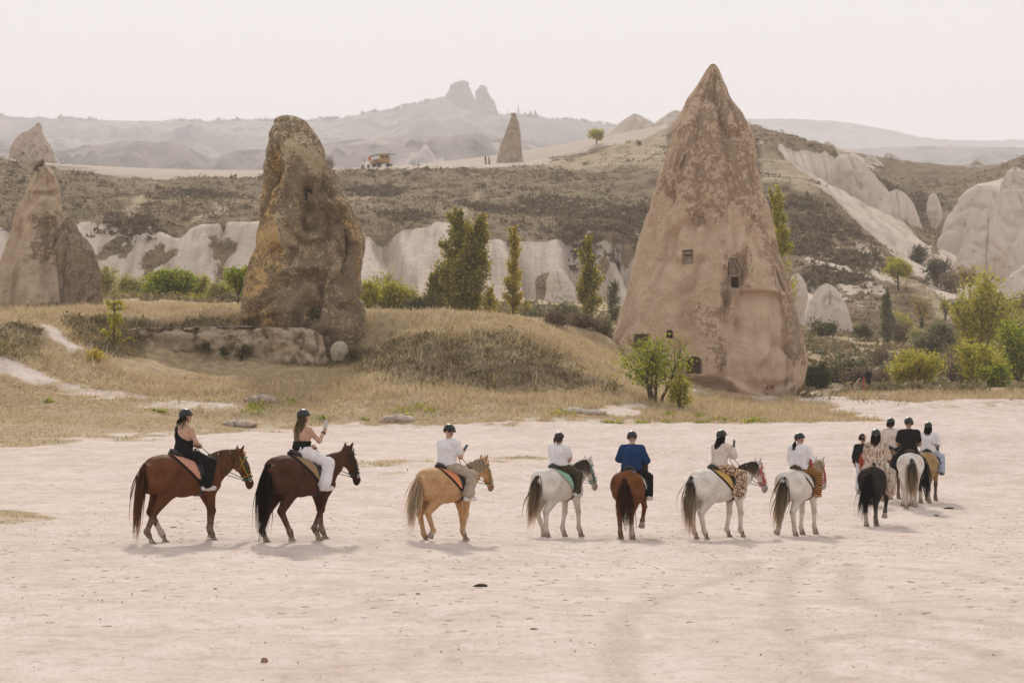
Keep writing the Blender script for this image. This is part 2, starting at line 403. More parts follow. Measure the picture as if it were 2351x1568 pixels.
g.color(g.mix(gm, sand, soil))
n6 = g.noise(c, 28, 3, .6); hgt = g.math('ADD', g.math('MULTIPLY', n3, .9), g.math('ADD', g.math('ADD', g.math('MULTIPLY', n4, .25), g.math('MULTIPLY', n6, .55)), n2))
g.bump(hgt, .6, .055)
V = np.stack([GX, GY, GZv], -1).reshape(-1,3)
ground = mesh_np('ground', V, grid_faces(len(ys), len(xs)), g.m,
    attrs={'grass': grass.ravel(), 'dark': np.clip(dark, 0, 1).ravel(), 'green': green.ravel(), 'track': track.ravel()})
setp(ground, 'pale dusty lot running into dry grassy banks', 'ground', kind='structure')

def gz(x, y):
    """height of the built ground sheet"""
    i = np.clip(np.searchsorted(xs, x)-1, 0, len(xs)-2); j = np.clip(np.searchsorted(ys, y)-1, 0, len(ys)-2)
    tx = np.clip((x-xs[i])/(xs[i+1]-xs[i]), 0, 1); ty = np.clip((y-ys[j])/(ys[j+1]-ys[j]), 0, 1)
    return (GZv[j,i]*(1-tx)+GZv[j,i+1]*tx)*(1-ty)+(GZv[j+1,i]*(1-tx)+GZv[j+1,i+1]*tx)*ty
def gattr(A, x, y):
    i = np.clip(np.searchsorted(xs, x), 0, len(xs)-1); j = np.clip(np.searchsorted(ys, y), 0, len(ys)-1); return A[j,i]

# ---- the long ridge with its white tuff cliffs
HC = [
 (-500,350,470),(-500,510,345),(-500,640,328),(-900,340,470),(-900,640,320),
 (0,367,452),(0,440,405),(0,515,348),(0,642,330),(200,391,447),(200,450,405),(200,510,348),(200,655,328),(300,398,447),(300,525,345),(400,411,446),(400,460,405),(400,518,347),(400,665,327),(500,411,447),(500,506,349),(590,410,450),(590,455,410),(590,508,349),(590,665,327),
 (800,394,480),(800,455,425),(800,540,360),(800,670,336),(900,390,490),(900,545,362),(1000,387,500),(1000,455,430),(1000,525,366),(1000,684,340),(1100,385,505),(1100,545,366),(1200,384,510),(1200,455,432),(1200,545,368),(1200,698,344),
 (1300,386,508),(1300,552,368),(1400,392,505),(1400,455,435),(1400,550,368),(1400,712,346),(1520,398,500),(1520,470,430),(1520,562,368),(1520,700,345),(1640,400,495),(1640,560,385),(1640,720,330),
 # plateau behind the brow
 (-500,346,520),(0,362,500),(200,386,490),(400,404,500),(590,403,510),(800,390,540),(900,384,540),(1000,382,545),(1100,378,545),(1200,374,545),(1300,352,550),(1360,333,560),(1450,315,575),(1530,288,590),(1640,285,600),(1740,290,565),(1800,313,552),(1860,333,545),
 (1330,372,520),(1450,352,540),(1520,330,555),(1250,366,560),
 # far side of the plateau
 (-500,380,640),(0,400,640),(300,430,640),(600,430,650),(900,420,660),(1150,410,670),(1350,365,660),(1530,320,670),(1740,320,660),(1900,350,640),
 # right-hand spur
 (1760,402,430),(1850,412,425),(1900,470,400),(1950,520,385),(2000,562,370),(2100,655,338),(2200,735,305),(2260,772,275),(1760,340,500),(1820,380,460),
 (1850,500,385),(1850,600,345),(1850,680,318),(1850,770,290),(1940,620,345),(1940,690,318),(1940,782,285),(2030,680,325),(2030,740,300),(2030,785,275),(2120,745,295),(2120,790,265),(2250,798,255),
 # pale slope and hollow behind the spur
 (1900,345,530),(1960,362,515),(1980,430,511),(2020,520,503),(2080,590,495),(2130,600,492),(2020,420,540),(2060,405,570),(2150,420,570),(2130,480,525),(2160,560,470),(2180,600,430),
 (2240,425,560),(2300,380,560),(2351,358,560),(2600,340,560),(2250,500,500),(2351,440,510),(2600,430,500),(2180,660,385),(2250,690,345),(2351,680,360),(2351,740,310),(2600,650,360),(2600,740,300),
 (2050,450,660),(2250,430,660),(2600,400,660)]
HP = [tuple(W(u, v, d)) for u, v, d in HC]
for u, v, d in ((-900,720,240),(0,700,255),(300,700,255),(600,700,255),(900,715,260),(1200,730,262),(1450,760,255),(1700,810,225),(1880,815,225),(2100,820,222),(2351,822,220),(2800,815,220)):
    x, y, z = W(u, v, d); HP.append((x, y, min(z, float(HG(x, y)))-1.6))
for x in (-420,-250,250,420):
    for y, z in ((240,2),(330,16),(390,30),(450,48),(520,50),(660,45)): HP.append((x,y,z))
HH = Height(HP)
hx = spaced([(-420,-120,12),(-120,-95,2),(-95,95,.62),(95,120,2),(120,420,12)])
hy = spaced([(222,300,1.3),(300,400,.75),(400,470,1.0),(470,600,1.6),(600,700,5)])
HX, HY = np.meshgrid(hx, hy); HZ = HH(HX, HY); hu, hv = UV(HX, HY, HZ)
hu0, hv0 = hu, hv; hu = hu+9*fbm(HX/5, HY/6, 0, 4, 55); hv = hv+9*fbm(HX/5+30, HY/6, 0, 4, 56)
n1 = fbm(HX/16, HY/16, 0, 4, 51); n2 = fbm(HX/4, HY/4, 0, 4, 52)
TOPU = [-900,0,60,120,180,230,290,350,400,470,560,640,760,830,880,960,1020,1100,1180,1250,1330,1400,1460,1520,1700]
TOPV = [ 520,520,535,545,505,512,540,525,545,512,508,505,555,545,550,525,515,548,545,560,545,560,540,575,590]
cl = np.interp(hu, TOPU, TOPV)
white = sstep(-4, 4, hv-cl+10*n1*.6+10*n2)*(hu < 1740)*(HY < 440)
spots = np.maximum.reduce([poly_mask(hu, hv, p, 4) for p in (
    [(478,528),(505,527),(548,562),(540,582),(512,600),(495,585)],[(500,600),(520,600),(515,640),(505,690),(495,690)],
    [(225,590),(240,560),(275,538),(290,545),(270,580),(240,605)],[(285,560),(300,545),(310,560),(285,600),(275,585)],
    [(325,590),(355,560),(375,542),(380,570),(415,558),(400,580),(365,605),(345,615),(355,650),(330,640)],
    [(1225,645),(1262,625),(1268,640),(1255,690),(1240,690)],[(1370,600),(1395,592),(1405,605),(1390,625),(1372,618)],[(1425,565),(1460,555),(1460,600),(1430,595)],
    [(300,640),(350,650),(345,680),(310,680)])])
white = white*(1-np.clip(spots+.35*n2*(spots > .05), 0, 1))
rw = np.maximum.reduce([poly_mask(hu, hv, p, 6) for p in (
    [(1745,305),(1775,318),(1850,345),(1880,352),(1905,335),(1960,345),(2020,400),(2090,470),(2140,560),(2150,640),(2090,620),(2030,560),(1960,500),(1900,440),(1850,400),(1790,350)],
    [(1842,640),(1860,640),(1880,665),(1905,655),(1935,680),(1950,720),(1962,785),(1880,780),(1842,772)],
    [(1950,545),(1990,570),(2040,620),(2065,660),(2030,650),(1980,600)],[(1985,640),(2020,650),(2050,690),(2010,680)],
    [(2150,620),(2190,560),(2230,500),(2400,470),(2600,470),(2600,720),(2351,700),(2260,690),(2180,670)],[(2270,420),(2351,395),(2351,415),(2290,440)],
    [(1360,318),(1450,262),(1540,255),(1540,285),(1450,318)],[(2125,660),(2150,580),(2195,490),(2250,420),(2400,380),(2600,400),(2600,520),(2300,700),(2160,690)])])
rs = np.maximum.reduce([poly_mask(hu, hv, p, 5) for p in (
    [(1715,285),(1760,288),(1830,318),(1845,335),(1830,352),(1800,345),(1780,325),(1740,312)],[(1880,335),(1915,340),(1940,385),(1925,380),(1900,350)],
    [(1985,385),(2060,405),(2160,425),(2160,500),(2140,520),(2160,590),(2120,560),(2050,470)])])
er = poly_mask(hu, hv, [(1850,590),(1960,560),(2010,650),(1990,720),(1930,690),(1860,680)], 14)*(n2 > .02)*.9
white = np.maximum(np.maximum(white, er), np.clip(rw+.5*n2*(rw > .08), 0, 1))*(1-rs)
path = np.maximum.reduce([sstep(0, 3, np.interp(hu, [-900,0,130,260,400,590,760,950,1100,1200,1300,1360,1450,1520,1560], [358,367,378,401,411,409,395,386,381,378,360,345,325,305,300])-hv)
    *(HY > 440)*sstep(1560, 1500, hu)*(1-poly_mask(hu, hv, [(1215,384),(1300,355),(1360,340),(1450,322),(1530,300),(1600,420),(1500,397),(1350,392)], 5)),
    poly_mask(hu, hv, [(1870,795),(1960,782),(2010,792),(2160,788),(2160,795),(1990,800),(1970,806),(1880,804)], 3)])
path = np.maximum(path, sstep(0, 2, np.interp(hu0, [700,760,950,1100,1200,1260], [390,394,391,387,383,378])-hv0)*(HY > 470)*(hu0 > 700)*(hu0 < 1260))
white = np.maximum(white, path)
# erosion flutes on the bare tuff, tussocks on the slopes
steep = white*(1-path)
flute = np.abs(fbm(HX/10+HZ/40, HY/200, 0, 3, 61)); fin = np.abs(fbm(HX/3.2+HZ/25, HY/90, 0, 3, 66))
HZ = HZ-0
HZ = HZ-steep*(30.0*np.maximum(.12-flute, 0)+9.0*np.maximum(.09-fin, 0))*sstep(250, 330, HY)*sstep(520, 440, HY)
brow_ = sstep(470, 480, HY)*(hu0 < 1300); scrub = (1-white)*(1-.85*brow_); HZ = HZ+scrub*(.75*np.maximum(fbm(HX/3.2, HY/3.2, 0, 4, 63), -.1)+1.6*fbm(HX/14, HY/22, 0, 3, 64))
lane = np.maximum.reduce([poly_mask(hu, hv, p, 4) for p in ([(595,442),(700,437),(800,452),(860,443),(860,452),(800,462),(690,449),(595,452)],[(240,520),(300,470),(360,440),(368,446),(310,485),(255,528)],[(440,490),(600,445),(600,450),(450,497)],[(1000,540),(1060,480),(1100,440),(1108,443),(1070,490),(1012,545)],
    [(1215,384),(1360,345),(1530,302),(1530,395),(1400,388)],[(1740,330),(1900,420),(1880,430),(1750,400)],[(1960,520),(2150,690),(2250,770),(2180,740),(2050,630)])])
hb = NM('ridge_slopes', .95, .08); c = hb.coord()
a1 = hb.noise(c, .06, 5); a2 = hb.noise(c, .35, 5); a3 = hb.noise(c, 1.4, 4); a4 = hb.noise(hb.coord(scale=(1.0,.08,.08)), .55, 6, .65)
tuff = hb.mix(hb.ramp(a1, .3, .7), (.48,.395,.325), (.59,.495,.415))
tuff = hb.mix(hb.ramp(a4, .44, .66, 0, .75), tuff, (.35,.275,.22))
veg = hb.mix(hb.ramp(a2, .35, .68), (.15,.106,.058), (.28,.196,.11))
veg = hb.mix(hb.ramp(a3, .42, .68, 0, .7), veg, (.08,.064,.035))
veg = hb.mix(hb.ramp(a1, .5, .7, 0, .5), veg, (.19,.17,.085))
veg = hb.mix(hb.math('MULTIPLY', hb.attr('lane'), hb.ramp(a2, .3, .6, .35, .9)), veg, (.40,.31,.20))
wm = hb.ramp(hb.math('ADD', hb.attr('white'), hb.math('MULTIPLY', hb.math('SUBTRACT', a3, .5), .8)), .36, .6)
cc = hb.mix(wm, veg, tuff)
cc = hb.mix(hb.attr('path'), cc, (.43,.355,.295)); hb.color(cc)
hb.bump(hb.math('ADD', a3, hb.math('MULTIPLY', a2, 1.5)), .6, .5)
hill = mesh_np('hillside', np.stack([HX,HY,HZ],-1).reshape(-1,3), grid_faces(len(hy), len(hx)), hb.m,
    attrs={'white': white.ravel(), 'lane': lane.ravel(), 'path': path.ravel()})
setp(hill, 'brown scrubby ridge over pale tuff cliffs', 'hillside', kind='structure')
def hz_(x, y):
    i = np.clip(np.searchsorted(hx, x)-1, 0, len(hx)-2); j = np.clip(np.searchsorted(hy, y)-1, 0, len(hy)-2)
    tx = np.clip((x-hx[i])/(hx[i+1]-hx[i]), 0, 1); ty = np.clip((y-hy[j])/(hy[j+1]-hy[j]), 0, 1)
    return (HZ[j,i]*(1-tx)+HZ[j,i+1]*tx)*(1-ty)+(HZ[j+1,i]*(1-tx)+HZ[j+1,i+1]*tx)*ty
def land(x, y):
    a = gz(x, y) if y < 340 else -99; b = hz_(x, y) if y > 222 else -99
    return float(max(a, b))

# ---- far country: a plain to the horizon, the village ridge, a table mountain
def far_sheet(name, prof, d0, d1, relief, seed, mat_, label, cat, nx=420, ny=60, dz=0.0, ext=1.6):
    """rising land whose skyline passes through prof [(u, v)] at distance d1"""
    u = np.linspace(CU-1175*ext, CU+1175*ext, nx); t = np.linspace(0, 1.25, ny)
    vv = np.interp(u, [p[0] for p in prof], [p[1] for p in prof])
    U, T = np.meshgrid(u, t); top = CAMH+(HV-vv)*d1/FV
    D = d0+(d1-d0)*T; X = (U-CU)*(d0*.35+d1*.65)/FV*(1+.0*T); X = (U-CU)*d1/FV*(.55+.45*np.minimum(T,1)); base = -30.0
    e = np.minimum(T, 1)**.75; Z = base+(top[None]-base)*e-np.maximum(T-1, 0)*(top[None]-base)*.8
    m = np.minimum(1, T*4)*np.minimum(1, (np.abs(1-T)*6))
    Z = Z+m*relief*(1.6*fbm(X/(d1*.018), D/(d1*.03), 0, 5, seed)+.7*np.abs(fbm(X/(d1*.006), D/(d1*.02), 0, 3, seed+5)))
    Z = Z+(T > .97)*(T < 1.03)*d1*.0012*np.maximum(fbm(X/(d1*.0022), D*0, 0, 3, seed+8), 0)
    return setp(mesh_np(name, np.stack([X,D,Z],-1).reshape(-1,3), grid_faces(ny, nx), mat_), label, cat, kind='structure')
fm = NM('far_slopes', .95, .05); c = fm.coord()
b1 = fm.noise(c, .003, 5); b2 = fm.noise(fm.coord(scale=(.3,.3,1)), .014, 5); b3 = fm.noise(c, .02, 5, .65)
fc = fm.mix(fm.ramp(b1, .35, .65), (.13,.10,.085), (.21,.17,.145)); fc = fm.mix(fm.ramp(b2, .53, .60), fc, (.34,.285,.25))
fc = fm.mix(fm.ramp(b3, .50, .60, 0, .9), fc, (.05,.045,.03)); fm.color(fc); fm.bump(b3, .5, 6)
fv = NM('village_slopes', .95, .05); c = fv.coord(); b1 = fv.noise(c, .004, 5); b3 = fv.noise(c, .024, 5, .65)
fv.color(fv.mix(fv.ramp(b3, .46, .58), fv.mix(fv.ramp(b1, .40, .60), (.10,.08,.065), (.24,.19,.155)), (.04,.035,.025))); fv.bump(b3, .5, 6)
far_sheet('far_hill', [(-900,262),(0,268),(200,275),(380,279),(520,277),(700,279),(780,272),(850,258),(905,252),(935,243),(985,231),(1010,222),(1045,222),(1100,240),(1142,262),(1200,266),(1300,276),(1350,281),(1420,290),(1600,330),(1900,350),(3300,350)],
    2300, 4300, 22, 71, fv.m, 'hazy village hill on the skyline', 'far hill', nx=620, ny=70)
far_sheet('foothill', [(-900,330),(0,325),(150,345),(300,325),(420,335),(490,365),(560,345),(700,330),(800,320),(950,312),(1150,318),(1300,330),(1400,345),(1700,380),(1960,372),(2100,385),(2180,402),(2351,398),(3300,400)],
    1100, 2200, 18, 72, fm.m, 'eroded pale foothills of the hazy valley', 'foothill', nx=520)
far_sheet('mesa', [(-900,330),(1300,330),(1560,300),(1715,272),(1850,273),(1950,280),(2060,300),(2120,318),(2250,322),(2351,323),(3300,326)],
    6200, 9500, 30, 73, fv.m, 'flat bluish table mountain far behind the cones', 'mountain', nx=260, ny=40)
far_sheet('far_terrace', [(-900,360),(1700,350),(1860,345),(1980,340),(2050,338),(2150,334),(2351,338),(3300,340)],
    2400, 3500, 20, 74, fm.m, 'hazy terraced farmland beyond the right hand cones', 'terrace', nx=260, ny=40)
pl = MB(); a = np.linspace(0, 2*np.pi, 65)[:-1]
ring = np.concatenate([np.c_[r*np.cos(a), 1500+r*np.sin(a), 0*a-32] for r in (20, 1500, 5000, 16000)])
pl.add(ring, grid_faces(4, 64, True), [[(j+1) % 64, j, 256] for j in range(64)][:0])
pl.add([[x*20,1500+y*20,-32] for x, y in ((-1,-1),(1,-1),(1,1),(-1,1))], [[0,1,2,3]])
setp(pl.build('plain', fm.m), 'far valley floor', 'plain', kind='structure')
# ------------------------------------------------------------------ rocks
def rock_mesh(rows, d, ratio=.8, nseg=96, nrow=90, amp=.35, fr=.25, seed=1, back=.0, lean=0.0, sq=2.4, fine=.08, press=None, cap_round=True, relief=(), flute=0.0, nfl=9):
    """a standing rock: its width at every height (v, uL, uR) read from the photograph, its depth from ratio"""
    A = np.array(rows, float); k = np.r_[0, np.cumsum(np.hypot(np.diff(A[:,0]), .6*np.diff(A[:,1])))]; t = np.linspace(0, 1, nrow)**.9*k[-1]
    v = np.interp(t, k, A[:,0]); ul = np.interp(t, k, A[:,1]); ur = np.interp(t, k, A[:,2])
    for _ in range(2):
        for q in (ul, ur): q[2:-1] = (q[1:-2]+2*q[2:-1]+q[3:])/4
    de = d+back; z = CAMH+(HV-v)*de/FV; cx = ((ul+ur)/2-CU)*de/FV; a = np.maximum((ur-ul)/2*de/FV, .01)
    th = np.arange(nseg)*2*np.pi/nseg; C, S = np.cos(th), np.sin(th)
    cs = np.sign(C)*np.abs(C)**(2/sq); sn = np.sign(S)*np.abs(S)**(2/sq)
    b = a*ratio; zz = (z-z[-1])/(z[0]-z[-1]+1e-9)
    X = cx[:,None]+a[:,None]*cs; Y = d+back+lean*zz[:,None]+b[:,None]*sn; Z = z[:,None]+0*X
    V = np.stack([X,Y,Z], -1)
    N = np.stack([np.broadcast_to(C/1., X.shape), np.broadcast_to(S/ratio, X.shape), np.full(X.shape, .25)], -1); N /= np.linalg.norm(N, axis=-1, keepdims=True)
    sc = np.minimum(1, a/(a.max()*.25))[:,None]
    p = V*fr; dsp = amp*(fbm(p[...,0], p[...,1], p[...,2]*.7, 4, seed))+fine*fbm(p[...,0]*6, p[...,1]*6, p[...,2]*5, 3, seed+9)
    w = .35+.65*np.abs(sn)[None,:]                  # keep the outline, roughen the faces
    V = V+N*(dsp*sc*w)[...,None]
    if flute:
        fl = np.abs(np.sin(th[None,:]*nfl/2+seed+1.6*fbm(V[...,0]*fr*.8, V[...,1]*fr*.8, V[...,2]*fr*.5, 3, seed+3))); V = V-N*(flute*sc*(1-fl)**2.2*w)[...,None]
    rg = 1-np.abs(fbm(p[...,0]*2.2, p[...,1]*2.2, p[...,2]*1.5, 3, seed+20)); V = V-N*(amp*.55*sc*w*np.maximum(rg-.82, 0)/.18)[...,None]
    for poly, amt, fe in relief:
        u_, v_ = UV(V[...,0], V[...,1], V[...,2]); V = V-np.array([0,1,0])*(amt*poly_mask(u_+4*fbm(p[...,0]*5, p[...,2]*5, 0, 3, 77), v_+4*fbm(p[...,0]*5+9, p[...,2]*5, 0, 3, 78), poly, fe)*(V[...,1] < d+back))[...,None]
    if press is not None: V = press(V, N)
    V = np.concatenate([V.reshape(-1,3), [[cx[0], d+back+lean, z[0]+.1*a[1]]]])
    F4 = grid_faces(nrow, nseg, True)[:, ::-1]; top = len(V)-1
    F3 = np.array([[top, (j+1) % nseg, j] for j in range(nseg)])[:, ::-1]
    return V, [F4, F3[:, ::-1]]
def rock_mat(name, base, light, dark, ochre, scale=.25, lich=.5, stripe=0.0, att=True, rough=.55):
    m = NM(name, .95, .1); c = m.coord()
    n1 = m.noise(c, scale, 5, .6); n2 = m.noise(c, scale*4, 5, .65, .6); n3 = m.noise(c, scale*13, 5, .7); n4 = m.noise(m.coord(scale=(1,1,.22)), scale*5, 4)
    n5 = m.noise(c, scale*26, 4, .75)
    col = m.mix(m.ramp(n1, .32, .68), base, light)
    if att: col = m.mix(m.ramp(m.math('ADD', m.attr('ochre'), m.math('MULTIPLY', m.math('SUBTRACT', n2, .5), .9)), .35, .65), col, ochre)
    lm = m.math('ADD', m.math('ADD', m.math('MULTIPLY', n2, .5), m.math('MULTIPLY', n3, .45)), m.math('MULTIPLY', n5, .25)); lm = m.math('SUBTRACT', lm, .1)
    if att: lm = m.math('ADD', lm, m.math('MULTIPLY', m.math('SUBTRACT', m.attr('lichen'), .45), .20)); lm = m.math('SUBTRACT', lm, m.math('MULTIPLY', m.attr('pale'), .22))
    col = m.mix(m.ramp(lm, .55-.08*lich, .60-.07*lich, 0, .85), col, dark)
    vs = m.voro(c, scale*17); vm = m.math('MULTIPLY', m.ramp(vs, .08, .34, 1, 0), m.ramp(n2, .42, .66, 0, .55)); col = m.mix(vm, col, tuple(min(1, x*1.15) for x in light))
    col = m.mix(m.ramp(n5, .55, .68, 0, .5), col, tuple(x*.75 for x in dark))
    vd = m.voro(c, scale*11); col = m.mix(m.math('MULTIPLY', m.ramp(vd, .12, .26, 1, 0), m.ramp(n3, .45, .60, 0, .5)), col, tuple(x*.95 for x in dark))
    if rough: col = m.mix(m.ramp(n5, .42, .28, 0, .5), col, tuple(min(1,x*1.25) for x in light))
    if stripe: col = m.mix(m.ramp(n4, .55, .68, 0, stripe), col, tuple(x*.7 for x in dark))
    if att: col = m.mix(m.ramp(m.math('ADD', m.attr('pale'), m.math('MULTIPLY', m.math('SUBTRACT', n4, .5), .35)), .4, .6, 0, .9), col, m.mix(m.ramp(n4, .45, .7), tuple(x*1.0 for x in light), tuple(x*.78 for x in light)))
    m.color(col); m.bump(m.math('ADD', m.math('ADD', m.math('MULTIPLY', n3, .8), m.math('MULTIPLY', n5, .45)), n2), .7, .35)
    return m.m
def masks(V, **polys):
    u, v = UV(V[:,0], V[:,1], V[:,2]); out = {}
    u = u+13*fbm(V[:,0]*.7, V[:,1]*.7, V[:,2]*.7, 4, 201); v = v+13*fbm(V[:,0]*.7+50, V[:,1]*.7, V[:,2]*.7, 4, 202)
    for k, pp in polys.items():
        m = np.zeros(len(V))
        for p, val, fe in pp: m = np.maximum(m, val*poly_mask(u, v, p, fe)) if val >= 0 else m*(1+val*poly_mask(u, v, p, fe))
        out[k] = m
    return out

# --- the great cone with rock-cut rooms
D1 = 150.0
BIG = [(148,1632,1642),(153,1626,1648),(165,1618,1656),(190,1604,1664),(220,1583,1675),(255,1557,1697),(290,1535,1716),(330,1528,1728),(380,1517,1741),(430,1498,1752),(480,1482,1768),(540,1465,1784),(600,1448,1801),(660,1436,1819),(720,1417,1834),(780,1404,1846),(830,1404,1853),(870,1412,1848),(895,1440,1836),(915,1470,1828),(945,1480,1820),(1000,1480,1820)]
PALE1 = [(1688,690),(1702,672),(1745,668),(1790,672),(1798,700),(1808,760),(1812,830),(1808,885),(1790,918),(1700,890),(1676,868),(1680,800),(1684,740)]
def press1(V, N):
    u, v = UV(V[...,0], V[...,1], V[...,2]); fr = (V[...,1] < D1)
    m = poly_mask(u, v, PALE1, 2.5)*fr; V = V+np.array([0,1,0])*(m*.45)[...,None]
    ov = poly_mask(u, v, [(1560,868),(1640,868),(1680,880),(1690,905),(1560,905)], 7)*fr   # undercut by the foot
    V = V+np.array([0,1,0])*(ov*.9)[...,None]
    gro = np.zeros(u.shape)
    for p in ([(1740,380),(1770,520),(1790,640),(1800,665)],[(1665,700),(1675,610),(1660,560)],[(1700,670),(1706,560),(1730,500)],[(1570,350),(1560,420)],[(1820,900),(1800,760)]):
        for a, b in zip(p[:-1], p[1:]):
            a, b = np.array(a), np.array(b); e = b-a; t = np.clip(((u-a[0])*e[0]+(v-a[1])*e[1])/(e@e), 0, 1)
            gro = np.maximum(gro, 1-sstep(2, 9, np.hypot(u-a[0]-t*e[0], v-a[1]-t*e[1])))
    return V+np.array([0,1,0])*(gro*fr*.22)[...,None]
V, F = rock_mesh(BIG, D1, .85, 300, 260, .95, .16, 3, back=2.5, sq=2.2, fine=.26, press=press1, flute=.26, nfl=13, relief=[([(1690,560),(1745,520),(1800,660),(1810,680),(1700,668)],.35,10),([(1500,430),(1590,250),(1600,480),(1560,560)],.3,14),([(1560,868),(1680,872),(1790,920),(1820,960),(1560,960)],.5,8)])
MK = masks(V, pale=[(PALE1,1,4),([(1640,520),(1690,510),(1720,530),(1700,570),(1650,590),(1600,560)],.75,12),([(1500,560),(1600,560),(1650,600),(1640,680),(1540,700),(1470,690)],.5,25),([(1440,760),(1560,720),(1600,800),(1560,870),(1440,850)],.4,20),([(1790,880),(1840,820),(1840,870),(1815,925)],.7,6)],
    lichen=[([(1500,430),(1590,230),(1640,140),(1700,240),(1760,420),(1740,520),(1690,480),(1610,540),(1560,470)],.75,25),([(1650,580),(1720,560),(1720,660),(1690,670),(1670,760),(1650,780),(1655,650)],.8,10),([(1730,480),(1790,560),(1845,760),(1850,830),(1820,880),(1805,720),(1750,560)],.85,8),([(1580,700),(1680,700),(1670,850),(1600,830)],.62,22)],  # lichen blotches, plus the shade of the right flank painted in as a dark strip
    ochre=[([(1560,400),(1720,380),(1740,470),(1600,520)],.5,30),([(1790,890),(1838,840),(1830,900),(1815,925)],.6,6)])
m1 = rock_mat('rock_pink_tuff', (.585,.42,.285), (.675,.505,.36), (.325,.228,.152), (.58,.38,.20), .2, .55)
big = empty('fairy_chimney', W(1620, 905, D1)); setp(big, 'tallest pointed rock cone with cut windows and a smooth hollowed face', 'rock cone')
bo = mesh_np('rock_body', V-np.array(big.location), F, m1, big, attrs=MK)
dk = plain('cave_shadow_stone', (.19,.14,.105), .95, .05, .15, 3)
# openings are really cut into the rock
def front_y(u, v, verts, d):
    uu, vv = UV(verts[:,0], verts[:,1], verts[:,2]); k = (verts[:,1] < d+1) & (np.hypot(uu-u, vv-v) < 14)
    return float(np.median(verts[k,1])) if k.any() else d
cuts = []
def cut(u0, v0, u1, v1, deep, arch=False, slope=0.0):
    fy = front_y((u0+u1)/2, (v0+v1)/2, V, D1); a = W(u0, v1, fy); b = W(u1, v0, fy)
    n = 10 if arch else 0; hw = (b[0]-a[0])/2; cx = (a[0]+b[0])/2
    pr = [(a[0],a[2]),(b[0],a[2])]
    if arch:
        zt = b[2]-hw*.9; pr += [(cx+hw*math.cos(t), zt+hw*.9*math.sin(t)) for t in np.linspace(0, math.pi, 9)]
    else: pr += [(b[0],b[2]),(a[0],b[2])]
    m = len(pr); vv = [(x, fy-1.5, z) for x, z in pr]+[(x, fy+deep, z+slope) for x, z in pr]
    me = bpy.data.meshes.new('cut'); me.from_pydata([tuple(np.array(p)-np.array(big.location)) for p in vv], [], [list(range(m)), list(range(2*m-1, m-1, -1))]+[[(i+1) % m, i, m+i, m+(i+1) % m] for i in range(m)])
    bmn = bmesh.new(); bmn.from_mesh(me); bmesh.ops.recalc_face_normals(bmn, faces=bmn.faces); bmn.to_mesh(me); bmn.free()
    cuts.append(me); return fy
fyA = cut(1567, 574, 1591, 606, .45); fyB = cut(1671, 592, 1700, 634, .35, True); fyC = cut(1677, 635, 1697, 662, 1.6)
cut(1530, 757, 1546, 777, 1.5, True); cut(1456, 767, 1492, 800, 1.3); cut(1577, 818, 1612, 858, 2.0, True)
for me in cuts:
    me.materials.append(m1); co_ = bpy.data.objects.new('cutter', me); COL.objects.link(co_); co_.parent = big
    md = bo.modifiers.new('cut', 'BOOLEAN'); md.object = co_; md.operation = 'DIFFERENCE'; md.solver = 'EXACT'
dg = bpy.context.evaluated_depsgraph_get(); newme = bpy.data.meshes.new_from_object(bo.evaluated_get(dg)); bo.modifiers.clear(); bo.data = newme
for o in [o for o in bpy.data.objects if o.name.startswith('cutter')]: bpy.data.objects.remove(o)
newme.polygons.foreach_set('use_smooth', np.ones(len(newme.polygons), bool))
L0 = np.array(big.location)
# dovecote panel with three little holes, walled niche with a window
pm = MB(); a = W(1568, 605, fyA+.25)-L0; b = W(1590, 575, fyA+.25)-L0; hgt = b[2]-a[2]; wd = b[0]-a[0]
stone = plain('masonry_stone', (.33,.25,.185), .95, .05, .2, 4)
for (x0, x1, z0, z1) in ((0,1,0,.55),(0,1,.72,.9),(0,.16,.55,.72),(.34,.42,.55,.72),(.60,.68,.55,.72),(.86,1,.55,.72)):
    pm.box((a[0]+wd*(x0+x1)/2, a[1], a[2]+hgt*(z0+z1)/2), (wd*(x1-x0)/2, .08, hgt*(z1-z0)/2-.002))
pm.build('dovecote_panel', stone, big, smooth=False)
nm_ = MB(); r0 = np.random.default_rng(3); zz = 0.0
a = W(1672, 634, fyB+.2)-L0; b = W(1699, 592, fyB+.2)-L0; hgt = b[2]-a[2]; wd = b[0]-a[0]
while zz < hgt-.1:
    hh = r0.uniform(.12,.2); x = a[0]+r0.uniform(0,.05)
    while x < b[0]-.05:
        w_ = r0.uniform(.12,.26); cz = a[2]+zz+hh/2
        if math.hypot((x+w_/2-(a[0]+b[0])/2)/(wd/2), max(0, (cz-a[2]-hgt*.7)/(hgt*.35))) < 1.02: nm_.box((x+w_/2, a[1]+r0.uniform(-.03,.04), cz), (w_/2-.02, .08, hh/2-.02))
        x += w_
    zz += hh
setp(nm_.build('masonry_infill', stone, big, smooth=False), kind='stuff')
wf = MB(); a = W(1676, 664, fyC+.1)-L0; b = W(1698, 634, fyC+.1)-L0
for c_, h_ in ((((a[0]+b[0])/2, a[1], a[2]), ((b[0]-a[0])/2+.06, .1, .06)), (((a[0]+b[0])/2, a[1], b[2]), ((b[0]-a[0])/2+.06, .1, .05)), ((a[0], a[1], (a[2]+b[2])/2), (.05, .1, (b[2]-a[2])/2-.06)), ((b[0], a[1], (a[2]+b[2])/2), (.05, .1, (b[2]-a[2])/2-.06))): wf.box(c_, h_)
wf.build('window_frame', stone, big, smooth=False)
red = plain('red_graffiti_paint', (.42,.07,.05), .8, .2)
gr = MB()
vv = np.array([v.co for v in newme.vertices])+L0
